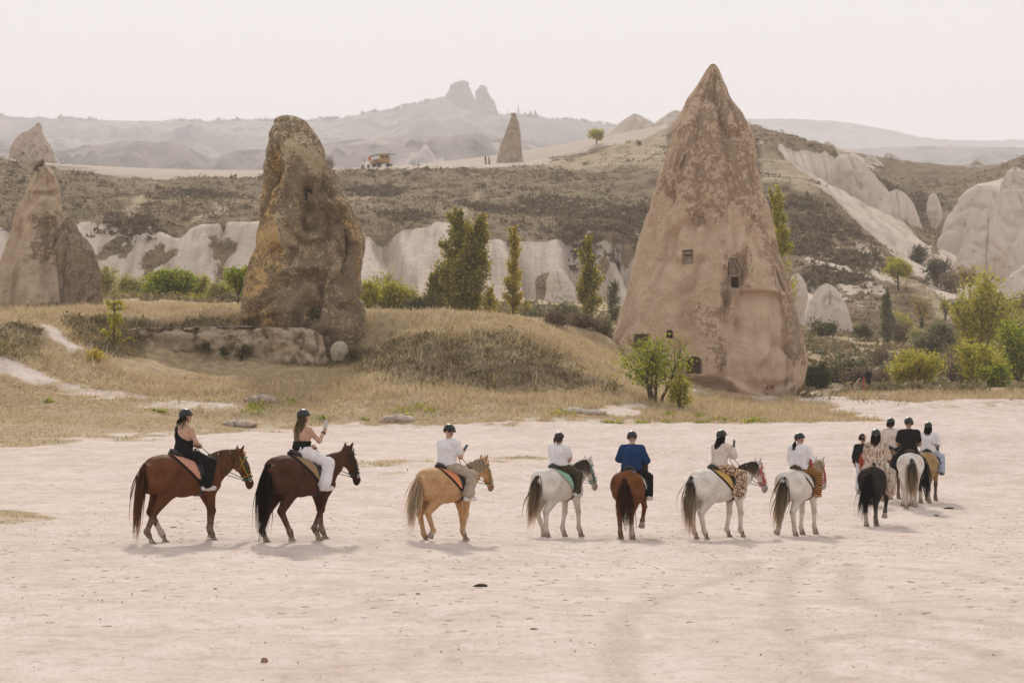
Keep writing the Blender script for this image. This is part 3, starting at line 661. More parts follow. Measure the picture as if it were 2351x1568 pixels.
for pts in ([(1752,888),(1757,880),(1760,892)],[(1762,878),(1762,894)],[(1762,886),(1769,884)],[(1770,892),(1775,884),(1776,894)],[(1752,870),(1772,866)],[(1757,874),(1768,873)],[(1758,900),(1764,908)]):
    q = [W(u, v, front_y(u, v, vv, D1)-.02)-L0 for u, v in pts]; gr.tube(q, .028, 5)
gr.build('red_graffiti', red, big)

# --- the leaning middle rock
D2 = 123.0
MID = [(261,640,668),(264,628,682),(272,618,698),(290,610,712),(320,605,728),(350,600,745),(385,597,757),(420,596,770),(450,594,790),(480,592,808),(510,590,820),(540,586,827),(575,580,829),(610,571,828),(650,563,826),(690,557,832),(720,556,838),(750,560,845),(775,574,847),(800,600,843),(820,620,832),(850,640,825),(900,650,815)]
V, F = rock_mesh(MID, D2, .72, 230, 220, 1.25, .2, 21, back=3.2, lean=1.0, sq=2.6, fine=.34, flute=.18, nfl=5, relief=[([(735,735),(748,660),(765,600),(800,590),(835,700),(848,770),(842,850),(690,850),(705,760)],.6,5),([(556,640),(600,520),(640,500),(668,590),(650,650),(640,720),(556,740)],.4,7),([(640,500),(700,560),(770,545),(800,600),(760,610),(690,600),(650,570)],-.35,8),([(600,690),(660,655),(740,650),(700,760),(600,770)],.3,6),([(620,290),(690,290),(760,400),(800,480),(700,470),(640,420)],.5,14),([(740,440),(800,470),(830,560),(800,560)],.35,7)])
MK = masks(V, ochre=[([(585,430),(640,330),(650,420),(625,480),(640,540),(665,600),(640,640),(650,660),(600,680),(555,690),(565,620),(590,520)],1,7),([(745,440),(790,460),(820,520),(828,640),(815,640),(800,540),(770,480)],.9,7),([(560,695),(620,690),(640,740),(600,770),(556,735)],.9,8),([(690,660),(700,655),(705,680),(690,680)],.9,4),([(625,740),(650,730),(670,770),(640,790)],.8,6)],
    lichen=[([(660,330),(760,420),(820,560),(838,720),(845,790),(700,800),(640,720),(690,620),(640,480)],.95,14),([(600,690),(720,650),(840,690),(840,800),(640,800)],.85,12),([(380,620),(300,600),(260,640),(300,720),(420,640)],.6,14)],
    pale=[([(650,330),(720,340),(745,385),(720,400),(680,380),(650,360)],.55,12),([(640,505),(665,520),(700,560),(770,545),(790,600),(770,660),(735,720),(720,715),(745,650),(760,600),(700,590),(650,560)],.42,14),([(590,530),(640,520),(650,560),(600,580)],.5,10)])
MK['lichen'] = np.maximum(MK['lichen'], .62); MK['pale'] *= .8
m2 = rock_mat('rock_brown_ochre', (.45,.335,.205), (.66,.52,.34), (.22,.16,.10), (.62,.41,.18), .3, .75)
mid = empty('leaning_rock', W(700, 815, D2)); setp(mid, 'blunt leaning brown rock tower streaked with ochre above the grass bank', 'rock tower')
mesh_np('rock_body', V-np.array(mid.location), F, m2, mid, attrs=MK)
# fluffy plant tufts growing in its cracks come with the plants; the ledge at its foot:
LED = [(748,500,560),(753,330,715),(759,270,735),(766,235,745),(777,215,750),(790,215,752),(805,230,752),(818,250,752),(840,250,752)]
V, F = rock_mesh(LED, 122.7, .17, 260, 60, .9, .5, 31, back=.3, sq=2.5, fine=.4)
m2b = rock_mat('ledge_tuff', (.50,.38,.25), (.66,.525,.375), (.27,.19,.12), (.5,.37,.2), .55, .55, rough=.5)
o = mesh_np('rock_ledge', V, F, m2b, attrs=masks(V, pale=[([(330,752),(720,755),(720,764),(420,766)],.6,5)], lichen=[([(300,768),(740,768),(740,790),(300,785)],.55,8)], ochre=[([(600,780),(720,770),(720,812),(600,812)],.5,10)]))
setp(o, 'low pale rock ledge under the grass edge, left of the leaning rock', 'ledge')
BLD = [(783,776,786),(786,768,792),(792,761,797),(800,757,800),(808,755,800),(815,757,796),(826,760,790)]
V, F = rock_mesh(BLD, 122.4, .8, 40, 24, .16, .9, 5, sq=2.2, fine=.04)
m2c = rock_mat('pale_boulder_stone', (.66,.56,.42), (.72,.63,.49), (.36,.29,.20), (.5,.4,.25), .8, .2, att=False)
setp(mesh_np('boulder', V, F, m2c), 'round cream boulder at the foot of the leaning rock', 'boulder')

# --- left cone (two lobes and a dark buttress)
D3 = 136.0
LFT = [(371,93,99),(376,86,106),(390,76,128),(405,68,138),(430,57,142),(470,40,143),(510,26,149),(540,18,160),(580,5,168),(620,-4,176),(660,-14,180),(700,-22,182),(725,-26,184),(760,-26,184)]
V, F = rock_mesh(LFT, D3, .8, 170, 150, .55, .25, 41, back=3.0, sq=2.3, fine=.24, flute=.16, nfl=6, relief=[([(60,500),(95,450),(140,455),(150,520),(170,700),(40,710),(50,600)],.7,7),([(90,380),(140,400),(140,440),(70,440)],.3,6)])
MK = masks(V, pale=[([(60,470),(100,445),(140,455),(145,480),(110,480),(80,500),(60,560),(30,600),(20,570)],.55,7),([(60,640),(110,610),(160,640),(150,715),(60,715)],.8,14),([(60,400),(130,390),(140,430),(70,450)],.4,10)],
    lichen=[([(70,480),(145,480),(165,560),(175,700),(110,620),(60,600)],.68,16),([(90,380),(110,375),(135,410),(80,420)],.6,8)], ochre=[([(60,480),(90,450),(60,560),(10,620)],.6,10)])
m3 = rock_mat('rock_tan_tuff', (.54,.405,.28), (.66,.52,.375), (.26,.19,.13), (.58,.41,.23), .26, .6)
lft = empty('rock_cone', W(80, 715, D3)); setp(lft, 'broad tan rock cone with a small knob on its tip and a dark buttress', 'rock cone')
mesh_np('rock_body', V-np.array(lft.location), F, m3, lft, attrs=MK)
BUT = [(500,152,160),(505,146,168),(515,140,178),(535,135,188),(555,130,202),(575,128,212),(600,128,222),(630,130,231),(670,132,233),(700,132,236),(725,130,240),(760,130,240)]
V, F = rock_mesh(BUT, D3-.6, .75, 80, 80, .5, .3, 43, back=1.8, sq=2.6, fine=.14)
mesh_np('buttress', V-np.array(lft.location), F, rock_mat('rock_dark_tuff', (.33,.25,.175), (.43,.33,.235), (.19,.14,.10), (.3,.2,.1), .35, .6, att=False), lft)
KNB = [(367,95,101),(371,88,103),(376,82,102),(384,78,96),(392,74,88)]
V, F = rock_mesh(KNB, D3, .8, 20, 14, .05, 1., 4, back=2.6)
mesh_np('knob', V-np.array(lft.location), F, rock_mat('rock_knob', (.26,.20,.14), (.34,.27,.19), (.15,.11,.08), (.3,.2,.1), .5, .6, att=False), lft)

# --- rocks on the plateau
D4 = 505.0
FL = [(283,84,92),(288,78,96),(300,66,97),(306,45,99),(318,34,104),(333,26,116),(348,22,122),(362,20,126),(375,18,129),(400,18,129)]
V, F = rock_mesh(FL, D4, .8, 70, 60, 1.6, .12, 51, sq=2.6, fine=.35)
m4 = rock_mat('far_pink_rock', (.48,.36,.28), (.56,.44,.35), (.33,.25,.19), (.4,.3,.2), .08, .3, att=False)
fr_ = empty('plateau_rock', W(75, 372, D4)); setp(fr_, 'lone jagged pink rock with one small window standing on the plateau rim', 'rock')
mesh_np('rock_body', V-np.array(fr_.location), F, m4, fr_)
wi = MB(); wi.box(W(52, 353, D4-5.9)-np.array(fr_.location), (.35, .5, .3)); wi.build('window', dk, fr_, smooth=False)
SPR = [(262,1175,1183),(268,1173,1187),(285,1167,1192),(300,1161,1195),(320,1154,1197),(340,1146,1198),(358,1141,1200),(372,1139,1202),(390,1139,1202)]
V, F = rock_mesh(SPR, 560.0, .8, 48, 50, .7, .15, 61, sq=2.4, fine=.2)
m5 = rock_mat('far_tan_spire', (.40,.30,.21), (.46,.36,.26), (.28,.205,.145), (.4,.3,.2), .1, .4, att=False)
sp_ = empty('rock_spire', W(1170, 370, 560)); setp(sp_, 'small tan rock spire with a capstone on the plateau near two hikers', 'rock spire')
mesh_np('rock_body', V-np.array(sp_.location), F, m5, sp_)
V, F = rock_mesh([(260,1173,1184),(263,1172,1187),(268,1174,1185)], 560.0, .8, 14, 8, .1, .5, 4); mesh_np('capstone', V-np.array(sp_.location), F, m5, sp_)

# --- white tuff cones on the right
tm = NM('white_tuff', .95, .08); c = tm.coord(); t1 = tm.noise(c, .07, 4); t2 = tm.noise(tm.coord(scale=(1,1,.15)), .35, 5); t3 = tm.noise(c, .9, 4)
tc = tm.mix(tm.ramp(t1, .3, .7), (.54,.455,.385), (.65,.56,.48)); tc = tm.mix(tm.ramp(t2, .48, .7, 0, .5), tc, (.44,.36,.30)); tc = tm.mix(tm.ramp(t3, .62, .72, 0, .5), tc, (.26,.2,.16))
tm.color(tc); tm.bump(tm.math('ADD', t2, t3), .5, .35)
CONES = [
 ([(443,2141,2146),(450,2133,2152),(465,2128,2158),(485,2126,2164),(505,2132,2162),(525,2140,2150)], 465, 'small egg shaped white tuff boulder on the brown hollow'),
 ([(428,2240,2272),(436,2220,2288),(455,2198,2305),(490,2176,2322),(530,2160,2330),(580,2147,2330),(620,2140,2330),(650,2138,2330)], 430, 'rounded white tuff cone with a rounded shoulder behind the sharper cone'),
 ([(476,2264,2274),(484,2254,2282),(500,2240,2291),(525,2226,2302),(555,2210,2311),(590,2196,2318),(630,2183,2324),(660,2178,2326)], 395, 'pointed white tuff cone in the middle of the cluster'),
 ([(432,2312,2338),(442,2293,2362),(475,2276,2398),(540,2270,2430),(600,2268,2440),(650,2268,2440)], 418, 'broad grey white tuff dome behind the pointed cone'),
 ([(500,2375,2390),(515,2355,2410),(540,2338,2430),(570,2325,2440),(610,2312,2450),(650,2306,2450),(690,2306,2450)], 385, 'white tuff dome in the corner of the cone cluster'),
 ([(590,2390,2410),(600,2365,2430),(620,2335,2450),(645,2305,2460),(670,2290,2470),(700,2280,2470)], 350, 'low white tuff knoll at the foot of the corner dome'),
 ([(385,2325,2340),(395,2310,2352),(415,2300,2360),(440,2290,2370)], 520, 'slender pale tuff tip high on the right hand hill'),
 ([(366,2240,2246),(375,2228,2256),(390,2212,2268),(405,2195,2275),(420,2180,2285),(440,2175,2290)], 590, 'far double humped pale tuff crest'),
 ([(356,1995,2003),(362,1985,2012),(375,1975,2030),(395,1965,2045),(420,1960,2055)], 575, 'first far pale cone behind the hollow'),
 ([(352,2034,2048),(358,2028,2060),(372,2020,2080),(390,2015,2100),(408,2010,2115),(425,2010,2120)], 590, 'second far pale cone with a wide lower skirt'),
 ([(326,1895,1905),(331,1886,1914),(342,1880,1920),(360,1875,1925)], 560, 'little far tuff knob on the ridge'),
 ([(350,1936,1952),(362,1918,1972),(390,1905,2000),(420,1898,2025),(450,1896,2045),(500,1905,2060),(560,1930,2075),(600,1940,2080)], 500, 'tall white tuff fin sloping down from the ridge'),
 ([(437,2046,2066),(446,2033,2080),(470,2018,2098),(505,2004,2112),(540,1996,2124),(575,1994,2134),(610,1994,2140),(635,2000,2142)], 470, 'white tuff fin with a knobbed head above the hollow'),
 ([(628,1822,1834),(636,1815,1842),(655,1812,1852),(680,1812,1856),(710,1812,1850),(740,1815,1845)], 300, 'small white tuff cone showing just beside the great cone'),
 ([(652,1890,1905),(662,1874,1925),(685,1860,1940),(715,1850,1952),(745,1842,1960),(780,1838,1968),(800,1838,1968)], 292, 'wide white tuff apron under the brown spur'),
 ([(615,1272,1284),(622,1262,1296),(645,1255,1312),(675,1252,1330),(705,1252,1340)], 335, 'rounded pale tuff buttress at the foot of the cliff between two poplars'),
 ([(262,1452,1462),(268,1440,1478),(280,1420,1500),(300,1395,1520),(322,1360,1530),(345,1350,1530)], 640, 'pale double peaked tuff hill on the skyline beside the great cone'),
 ([(255,1545,1560),(266,1525,1580),(285,1500,1600),(310,1490,1610)], 625, 'pale skyline shoulder peeking left of the great cone'),
]
for i, (rows, d, lab) in enumerate(CONES):
    w0 = max(r[2]-r[1] for r in rows)*d/FV
    lo_, hi_ = rows[-1][1], rows[-1][2]; ex = (hi_-lo_)*.30
    if i not in (0, 6, 7, 10): rows = rows[:-1]+[(rows[-1][0]-8, lo_-ex*.25, hi_+ex*.25), (rows[-1][0]+10, lo_-ex*.7, hi_+ex*.7), (rows[-1][0]+34, lo_-ex*1.6, hi_+ex*1.6)]
    V, F = rock_mesh(rows, d, .95 if i not in (11,12) else 1.3, 84, 70, w0*.13, 1.5/w0, 80+i, back=w0*.15, sq=1.5, fine=w0*.012, flute=w0*.07, nfl=5)
    b0 = np.array(W((rows[-1][1]+rows[-1][2])/2, rows[-1][0], d))
    o = mesh_np('tuff_cone', V-b0, F, tm.m); o.location = b0; setp(o, lab, 'tuff cone', 'white tuff cones')

# --- castle rock on the village hill
DC = 4280.0
cas = rock_mat('castle_rock', (.21,.165,.13), (.26,.21,.165), (.12,.09,.07), (.3,.2,.1), .02, .4, att=False)
for nm2, rows, lab in (('castle_rock', [(186,1053,1072),(189,1042,1076),(196,1033,1080),(203,1029,1082),(212,1027,1084),(222,1020,1088),(232,1008,1093),(245,985,1097),(262,955,1098),(285,930,1098)], 'broad flat topped castle rock on the hazy skyline'),
                   ('castle_rock', [(196,1104,1112),(200,1098,1118),(212,1093,1122),(230,1090,1130),(248,1088,1138),(262,1086,1144),(285,1086,1148)], 'narrow castle rock tower beside the broad one')):
    V, F = rock_mesh(rows, DC, .8, 70, 60, 16, .026, 91 if 'broad' in lab[:6] else 95, sq=2.6, fine=8)
    setp(mesh_np(nm2, V, F, cas), lab, 'rock')
# ------------------------------------------------------------------ plants
def leaf_mat(name, a, b, c, trans=.5, pos=(.5,.8), vary=None):
    m = NM(name, .7, .15); gi = m.n('ShaderNodeNewGeometry').outputs['Random Per Island']
    col = m.mix(m.ramp(gi, 0, pos[0]), a, b); col = m.mix(m.ramp(gi, pos[0], 1.0), col, c)
    if vary: q = m.noise(m.coord(), .45, 4); col = m.mix(m.ramp(q, .42, .62, 0, .65), col, vary)
    m.color(col)
    tr = m.n('ShaderNodeBsdfTranslucent'); m.l(col, tr.inputs[0]); mx = m.n('ShaderNodeMixShader'); mx.inputs[0].default_value = trans
    m.l(m.b.outputs[0], mx.inputs[1]); m.l(tr.outputs[0], mx.inputs[2]); m.l(mx.outputs[0], m.nt.nodes['Material Output'].inputs['Surface'])
    return m.m
BARK = plain('bark', (.12,.09,.065), .9, .1, .25, 6)
BARKG = plain('bark_grey', (.20,.17,.135), .9, .1, .25, 6)
L_GREEN = leaf_mat('leaves_green', (.12,.17,.02), (.26,.31,.035), (.48,.44,.05))
L_YELLOW = leaf_mat('leaves_yellow_green', (.20,.22,.025), (.40,.37,.045), (.60,.48,.065))
L_POPLAR = leaf_mat('leaves_poplar', (.14,.15,.022), (.25,.24,.036), (.62,.46,.07))
L_GOLD = leaf_mat('leaves_golden_poplar', (.24,.23,.03), (.52,.40,.05), (.70,.49,.07))
L_PALE = leaf_mat('leaves_pale_olive', (.27,.27,.09), (.40,.38,.13), (.52,.46,.16))
L_OLIVE = leaf_mat('leaves_grey_olive', (.15,.15,.08), (.23,.22,.125), (.31,.29,.16))
L_BROWN = leaf_mat('twigs_dry_brown', (.14,.10,.065), (.22,.16,.105), (.30,.23,.14), .2)
L_DARK = leaf_mat('leaves_dark_scrub', (.05,.058,.02), (.09,.09,.03), (.17,.14,.06), .3)
L_ORANGE = leaf_mat('leaves_amber', (.20,.15,.05), (.34,.24,.07), (.42,.30,.08))
def quads(C, s, r, up=.0, asp=1.5):
    """one small leaf-shaped quad for every point"""
    n = len(C); a = r.normal(size=(n,3)); a[:,2] += up; a /= np.linalg.norm(a, axis=1, keepdims=True)+1e-9
    b = np.cross(a, r.normal(size=(n,3))); b /= np.linalg.norm(b, axis=1, keepdims=True)+1e-9
    s = (np.broadcast_to(s, (n,))*r.uniform(.6,1.3,n))[:,None]
    V = np.stack([C-a*s*asp, C+b*s*.8-a*s*.1, C+a*s*asp, C-b*s*.8+a*s*.1], 1).reshape(-1,3)
    return V, np.arange(4*n).reshape(n,4)
def limb(mb, p, d, L, rad, r, n=6, curve=.25, gravity=.0):
    P = [np.array(p, float)]; d = np.array(d, float); d /= np.linalg.norm(d)
    for i in range(n):
        d = d+r.normal(0, curve/ n**.5, 3)+np.array([0,0,gravity/n]); d /= np.linalg.norm(d); P.append(P[-1]+d*L/n)
    mb.tube(P, np.linspace(rad, rad*.45, n+1), 5); return np.array(P), d
def plant(name, u, vb, d, hV, wV, kind, leafm, label, cat, group, seed, nl=1800, ls=.11, z=None, bark=BARK, lift=.0):
    r = np.random.default_rng(seed); h = hV*d/FV; w = wV*d/FV/2
    p = W(u, vb, d); zg = land(p[0], p[1]); p[2] = zg if z is None else p[2]
    if z is None: h = max(h, CAMH+(HV-(vb-hV))*d/FV-p[2])          # the measured top stays where it is
    root = empty(name, p); setp(root, label, cat, group)
    tb = MB(); C = []
    if kind == 'poplar':
        tk, _ = limb(tb, (0,0,-.3), (0,0,1), h*.93+.3, max(.09, h*.014), r, 10, .08)
        nb = 46
        for k in range(nb):
            t = .08+.86*k/nb; q = tk[int(t*10)]*(1-(t*10) % 1)+tk[min(10,int(t*10)+1)]*((t*10) % 1); an = r.uniform(0, 6.28)
            rr = w*(1.0-.78*max(0,(t-.35)/.65)**1.3)*(.45+.55*min(1, t/.2))*r.uniform(.68,1.18)
            dr = np.array([math.cos(an)*rr, math.sin(an)*rr, h*r.uniform(.08,.2)]); B, _ = limb(tb, q, dr, np.linalg.norm(dr), .02+.02*(1-t), r, 4, .12)
            m = int(nl/nb*r.uniform(.4,1.6)); tt = r.uniform(.25,1.08,m); C.append(B[0]+(B[-1]-B[0])*tt[:,None]+r.normal(0, rr*.20, (m,3))*[1,1,1.3])
    elif kind in ('bush', 'tree', 'shrub', 'dry', 'willow'):
        nstem = {'bush':5,'tree':1,'shrub':7,'dry':9,'willow':4}[kind]; tips = []
        if kind in ('tree',):
            tk, dd = limb(tb, (0,0,-.3), (r.normal(0,.08),r.normal(0,.08),1), h*.36+.3, h*.035, r, 5, .15); st = [tk[-1]]*6+[tk[-2]]*3
        else: st = [np.array([r.normal(0,.12*w),r.normal(0,.12*w),-.2]) for _ in range(nstem)]
        for k, q in enumerate(st):
            an = k*2.4+r.uniform(-.4,.4); sp_ = r.uniform(.35,1.0)
            tgt = np.array([math.cos(an)*w*sp_*.8, math.sin(an)*w*sp_*.8, h*r.uniform(.55,.95)*(1-.25*sp_)])-q*np.array([1,1,1])
            B, dd = limb(tb, q, tgt, np.linalg.norm(tgt)*.8, h*.018+.012, r, 6, .35)
            for j in range(6 if kind != 'dry' else 9):
                i0 = r.integers(2, 6); dd2 = (B[i0+1 if i0 < 6 else 6]-B[i0-1]); dd2 = dd2/np.linalg.norm(dd2)+r.normal(0,.7,3)+[0,0,.25]
                S, _ = limb(tb, B[i0], dd2, h*r.uniform(.16,.3), .010+h*.004, r, 4, .4); tips += [S[-1], S[-2]]
            tips += [B[-1], B[-2]]
        tips = np.array(tips); pull = np.array([0,0,h*.5]); m = max(3, int(nl/len(tips)))
        sig = {'bush':.17,'tree':.15,'shrub':.16,'dry':.2,'willow':.16}[kind]*(w+h/2)/1.5
        for t_ in tips:
            k_ = int(m*r.uniform(.3,1.8)); c_ = t_+r.normal(0, sig*r.uniform(.5,1.1), (k_,3))*[1,1,.8]
            if kind == 'willow': c_[:,2] -= r.uniform(0, h*.2, k_)
            C.append(c_)
        for i in range(len(C)):
            q = C[i]; k_ = (np.abs(q[:,0]) < w*1.05*(1+.1*np.sin(q[:,2]*3))) & (q[:,2] > .02*h+lift) & (q[:,2] < h*1.02); C[i] = q[k_]
    elif kind == 'sapling':
        tk, _ = limb(tb, (0,0,-.2), (0,0,1), h*.9+.2, .05, r, 8, .12)
        for k in range(22):
            t = r.uniform(.15,1); q = tk[int(t*7.9)]; an = r.uniform(0,6.28); dr = np.array([math.cos(an)*w, math.sin(an)*w*.7, h*.16])*r.uniform(.5,1.1)*(1.1-.5*t)
            B, _ = limb(tb, q, dr, np.linalg.norm(dr), .018, r, 4, .2); mm = int(nl/22); tt = r.uniform(.15,1.05,mm)
            C.append(B[0]+(B[-1]-B[0])*tt[:,None]+r.normal(0,.07,(mm,3)))
    C = np.concatenate(C); fz = np.clip(h/np.percentile(C[:,2], 99.6), .75, 1.6); fx = np.clip(w/np.percentile(np.abs(C[:,0]), 98), .7, 1.5)
    C = C*[fx, fx, fz]; tb.V = [q*[fx, fx, fz] for q in tb.V]                # grow to the measured height and spread
    tb.build('trunk', bark, root); Vq, Fq = quads(C, ls, r, asp=1.0 if kind != 'willow' else 1.5); mesh_np('crown', Vq, [Fq], leafm, root, smooth=False)
    return root
gA, gB, gC = 'poplars of the valley', 'leafy bushes and trees of the valley', 'dry and grey shrubs of the valley'
PL = [
 ('round_tree',395,690,200,70,104,'tree',L_GREEN,'round dense green tree before the white cliff, left of the leaning rock','tree',gB,4200,.17),
 ('bush',352,686,198,30,50,'bush',L_GREEN,'low green bush touching the round dense tree','bush',gB,900,.14),
 ('branchy_tree',548,706,158,95,62,'tree',L_GREEN,'branchy green tree half hidden by the left edge of the leaning rock','tree',gB,1700,.13),
 ('pale_shrub',248,688,215,80,45,'shrub',L_PALE,'tall pale feathery shrub beside the dark buttress','shrub',gC,1100,.13),
 ('pale_shrub',300,690,210,60,70,'shrub',L_PALE,'wide pale feathery shrub left of the round tree','shrub',gC,1300,.13),
 ('pale_shrub',455,695,205,60,50,'shrub',L_YELLOW,'yellowish wispy shrub right of the round tree','shrub',gC,1000,.12),
 ('pale_shrub',500,700,200,45,60,'shrub',L_PALE,'low pale shrub left of the branchy tree','shrub',gC,1000,.12),
 ('bush',430,700,185,22,70,'bush',L_YELLOW,'low yellow green bush under the round tree','bush',gB,900,.11),
 ('bush',275,696,186,16,90,'bush',L_YELLOW,'flat yellow green thicket beside the dark buttress','bush',gB,900,.11),
 ('dry_shrub',535,706,172,24,70,'dry',L_BROWN,'brown dry shrub left of the leaning rock base','shrub',gC,700,.11),
 ('sapling',262,776,119,88,64,'sapling',L_YELLOW,'spindly yellow green sapling on the grass bank under the left cone','sapling',None,420,.09),
 ('bush',880,722,200,70,128,'bush',L_YELLOW,'broad bright yellow green bush right of the leaning rock','bush',gB,4200,.14),
 ('bush',845,722,196,68,50,'bush',L_YELLOW,'narrow yellow green bush touching the leaning rock','bush',gB,1300,.13),
 ('pale_tree',880,690,225,80,52,'shrub',L_PALE,'thin pale tree rising behind the yellow green bush','tree',gC,700,.12),
 ('pale_shrub',940,715,215,50,55,'shrub',L_PALE,'small pale shrub between yellow green bush and dark bush','shrub',gC,700,.12),
 ('bush',972,722,195,42,72,'bush',L_DARK,'dark green bush at the foot of the little poplar','bush',gB,1900,.13),
 ('poplar',1002,724,198,102,46,'poplar',L_POPLAR,'short olive poplar left of the great double poplar','poplar',gA,1900,.12),
 ('poplar',1045,726,202,234,84,'poplar',L_POPLAR,'left stem of the great dark double poplar','poplar',gA,6500,.15),
 ('poplar',1078,727,199,228,84,'poplar',L_POPLAR,'right stem of the great dark double poplar','poplar',gA,6500,.15),
 ('poplar',1122,726,196,65,40,'poplar',L_GOLD,'small golden poplar sucker right of the great double poplar','poplar',gA,700,.12),
 ('poplar',1176,728,200,208,40,'poplar',L_GOLD,'slim golden poplar standing alone','poplar',gA,2600,.12),
 ('poplar',1210,728,198,40,30,'poplar',L_GOLD,'knee high golden sucker right of the slim golden poplar','poplar',gA,300,.11),
 ('poplar',1353,756,215,192,52,'poplar',L_POPLAR,'slender green poplar left of the great cone','poplar',gA,4200,.13),
 ('poplar',1405,762,222,100,36,'poplar',L_OLIVE,'small greyish poplar against the left flank of the great cone','poplar',gA,1100,.12),
 ('bush',1327,775,178,48,62,'bush',L_YELLOW,'bright green and yellow bush below the slender poplar','bush',gB,1900,.12),
 ('grey_shrub',1230,735,190,38,60,'shrub',L_OLIVE,'grey green shrub right of the slim golden poplar','shrub',gC,1200,.12),
 ('grey_shrub',1290,745,192,55,90,'shrub',L_OLIVE,'wide grey green thicket left of the slender poplar','shrub',gC,2200,.12),
 ('dry_shrub',1272,782,150,42,62,'dry',L_BROWN,'bare brown shrub on the mound shoulder','shrub',gC,1100,.09),
 ('dry_shrub',1335,800,152,34,90,'dry',L_BROWN,'flat brown thicket right of the mound','shrub',gC,1300,.09),
 ('grey_shrub',1385,800,156,60,50,'shrub',L_OLIVE,'grey green shrub at the left foot of the great cone','shrub',gC,1000,.10),
 ('dry_shrub',1360,790,170,38,60,'dry',L_OLIVE,'dusty shrub behind the flat brown thicket','shrub',gC,900,.11),
 ('gnarled_tree',1505,918,113,152,160,'bush',L_GREEN,'gnarled spreading bush with bare branches and green tufts before the great cone','bush',None,1500,.085),
 ('bush',1560,925,112,70,56,'bush',L_YELLOW,'leafy green side shoots below the gnarled bush','bush',None,900,.075),
 ('poplar',1797,700,205,268,66,'poplar',L_YELLOW,'yellow green poplar behind the right edge of the great cone','poplar',gA,3800,.14),
 ('poplar',2037,792,250,128,36,'poplar',L_OLIVE,'single olive green poplar beside the upper path','poplar',gA,2300,.13),
 ('yellow_tree',2062,662,326,72,62,'tree',L_YELLOW,'small yellow tree on the spur slope','tree',gB,1500,.2),
 ('amber_tree',2226,690,335,78,62,'tree',L_ORANGE,'sparse amber leaved tree below the white cones','tree',gB,420,.18),
 ('dark_shrub',2150,640,350,50,60,'shrub',L_DARK,'dark shrub at the foot of the white cones','shrub',gC,1100,.2),
 ('dark_shrub',2185,680,345,60,70,'dry',L_BROWN,'grey brown shrub left of the amber tree','shrub',gC,900,.2),
 ('dark_shrub',2110,610,380,50,44,'shrub',L_DARK,'dark shrub below the knobbed white fin','shrub',gC,900,.2),
 ('amber_bush',2115,718,290,45,50,'bush',L_ORANGE,'amber bush on the spur slope','bush',gB,500,.15),
 ('amber_bush',2070,745,280,32,46,'bush',L_YELLOW,'small yellow bush beside the olive poplar','bush',gB,500,.15),
 ('amber_bush',2170,705,310,36,26,'bush',L_YELLOW,'tiny yellow bush above the narrow trail','bush',gB,260,.15),
 ('dark_shrub',1890,782,262,45,64,'shrub',L_DARK,'dark shrub in front of the wide white apron','shrub',gC,1000,.14),
 ('dark_shrub',1982,790,258,38,44,'shrub',L_DARK,'round dark shrub right of the white apron','shrub',gC,900,.14),
 ('grey_shrub',2060,792,256,50,60,'shrub',L_BROWN,'brown shrub right of the olive poplar','shrub',gC,900,.14),
 ('grey_shrub',2110,792,252,40,50,'shrub',L_PALE,'pale shrub on the path shelf','shrub',gC,700,.14),
 ('willow',2262,850,215,192,138,'willow',L_YELLOW,'tall loose yellow green willow on the right','willow',gB,4200,.14),
 ('olive_tree',2150,868,188,118,92,'tree',L_OLIVE,'grey green olive like tree beside the bright bush','tree',gC,3600,.12),
 ('bush',2102,888,163,84,108,'bush',L_YELLOW,'rounded bright green bush near the red post','bush',gB,4000,.115),
 ('dry_shrub',2190,890,168,90,90,'dry',L_BROWN,'bare brown branching shrub between two green bushes','shrub',gC,900,.09),
 ('bush',2250,897,165,105,95,'bush',L_YELLOW,'large yellow leaved bush left of the green tree','bush',gB,4200,.12),
 ('green_tree',2335,892,172,145,120,'bush',L_GREEN,'big green tree at the right edge of the scrub','tree',gB,5200,.13),
 ('bush',2290,900,160,60,80,'bush',L_GREEN,'low green bush under the big green tree','bush',gB,1900,.11),
 ('green_tree',2345,722,300,55,50,'tree',L_PALE,'small pale tree at the corner dome','tree',gB,700,.15),
 ('dark_shrub',1875,898,165,60,60,'shrub',L_DARK,'dark green thicket against the right foot of the great cone','shrub',gC,2300,.11),
 ('dark_shrub',1925,898,172,52,80,'shrub',L_DARK,'wide dark green thicket in the hollow','shrub',gC,2300,.11),
 ('dry_shrub',1970,902,168,52,80,'dry',L_BROWN,'brown thicket left of the red post','shrub',gC,1500,.10),
 ('dry_shrub',2025,900,166,44,60,'dry',L_BROWN,'brown thicket right of the red post','shrub',gC,1300,.10),
 ('grey_shrub',1960,862,185,45,70,'shrub',L_OLIVE,'olive shrub above the dark thicket','shrub',gC,1300,.11),
 ('bare_tree',2022,855,192,42,46,'tree',L_BROWN,'little bare tree beside the trail','tree',gC,350,.10),
 ('hill_tree',1370,333,560,36,34,'tree',L_YELLOW,'umbrella shaped lone tree on the skyline track','tree',None,1000,.26),
 ('bare_tree',755,392,478,42,22,'dry',L_BROWN,'bare twig bush on the rim right of the leaning rock','shrub',None,60,.12),
]
for i, (nm2, u, vb, d, hV, wV, kind, lm, lab, cat, grp, nl, ls) in enumerate(PL):
    plant(nm2, u, vb, d, hV, wV, kind, lm, lab, cat, grp, 300+i, int(nl*(2.1 if kind == 'poplar' else 1.8)), ls*.74, lift=.45*(nm2 == 'gnarled_tree'), bark=BARKG if kind == 'dry' else BARK)
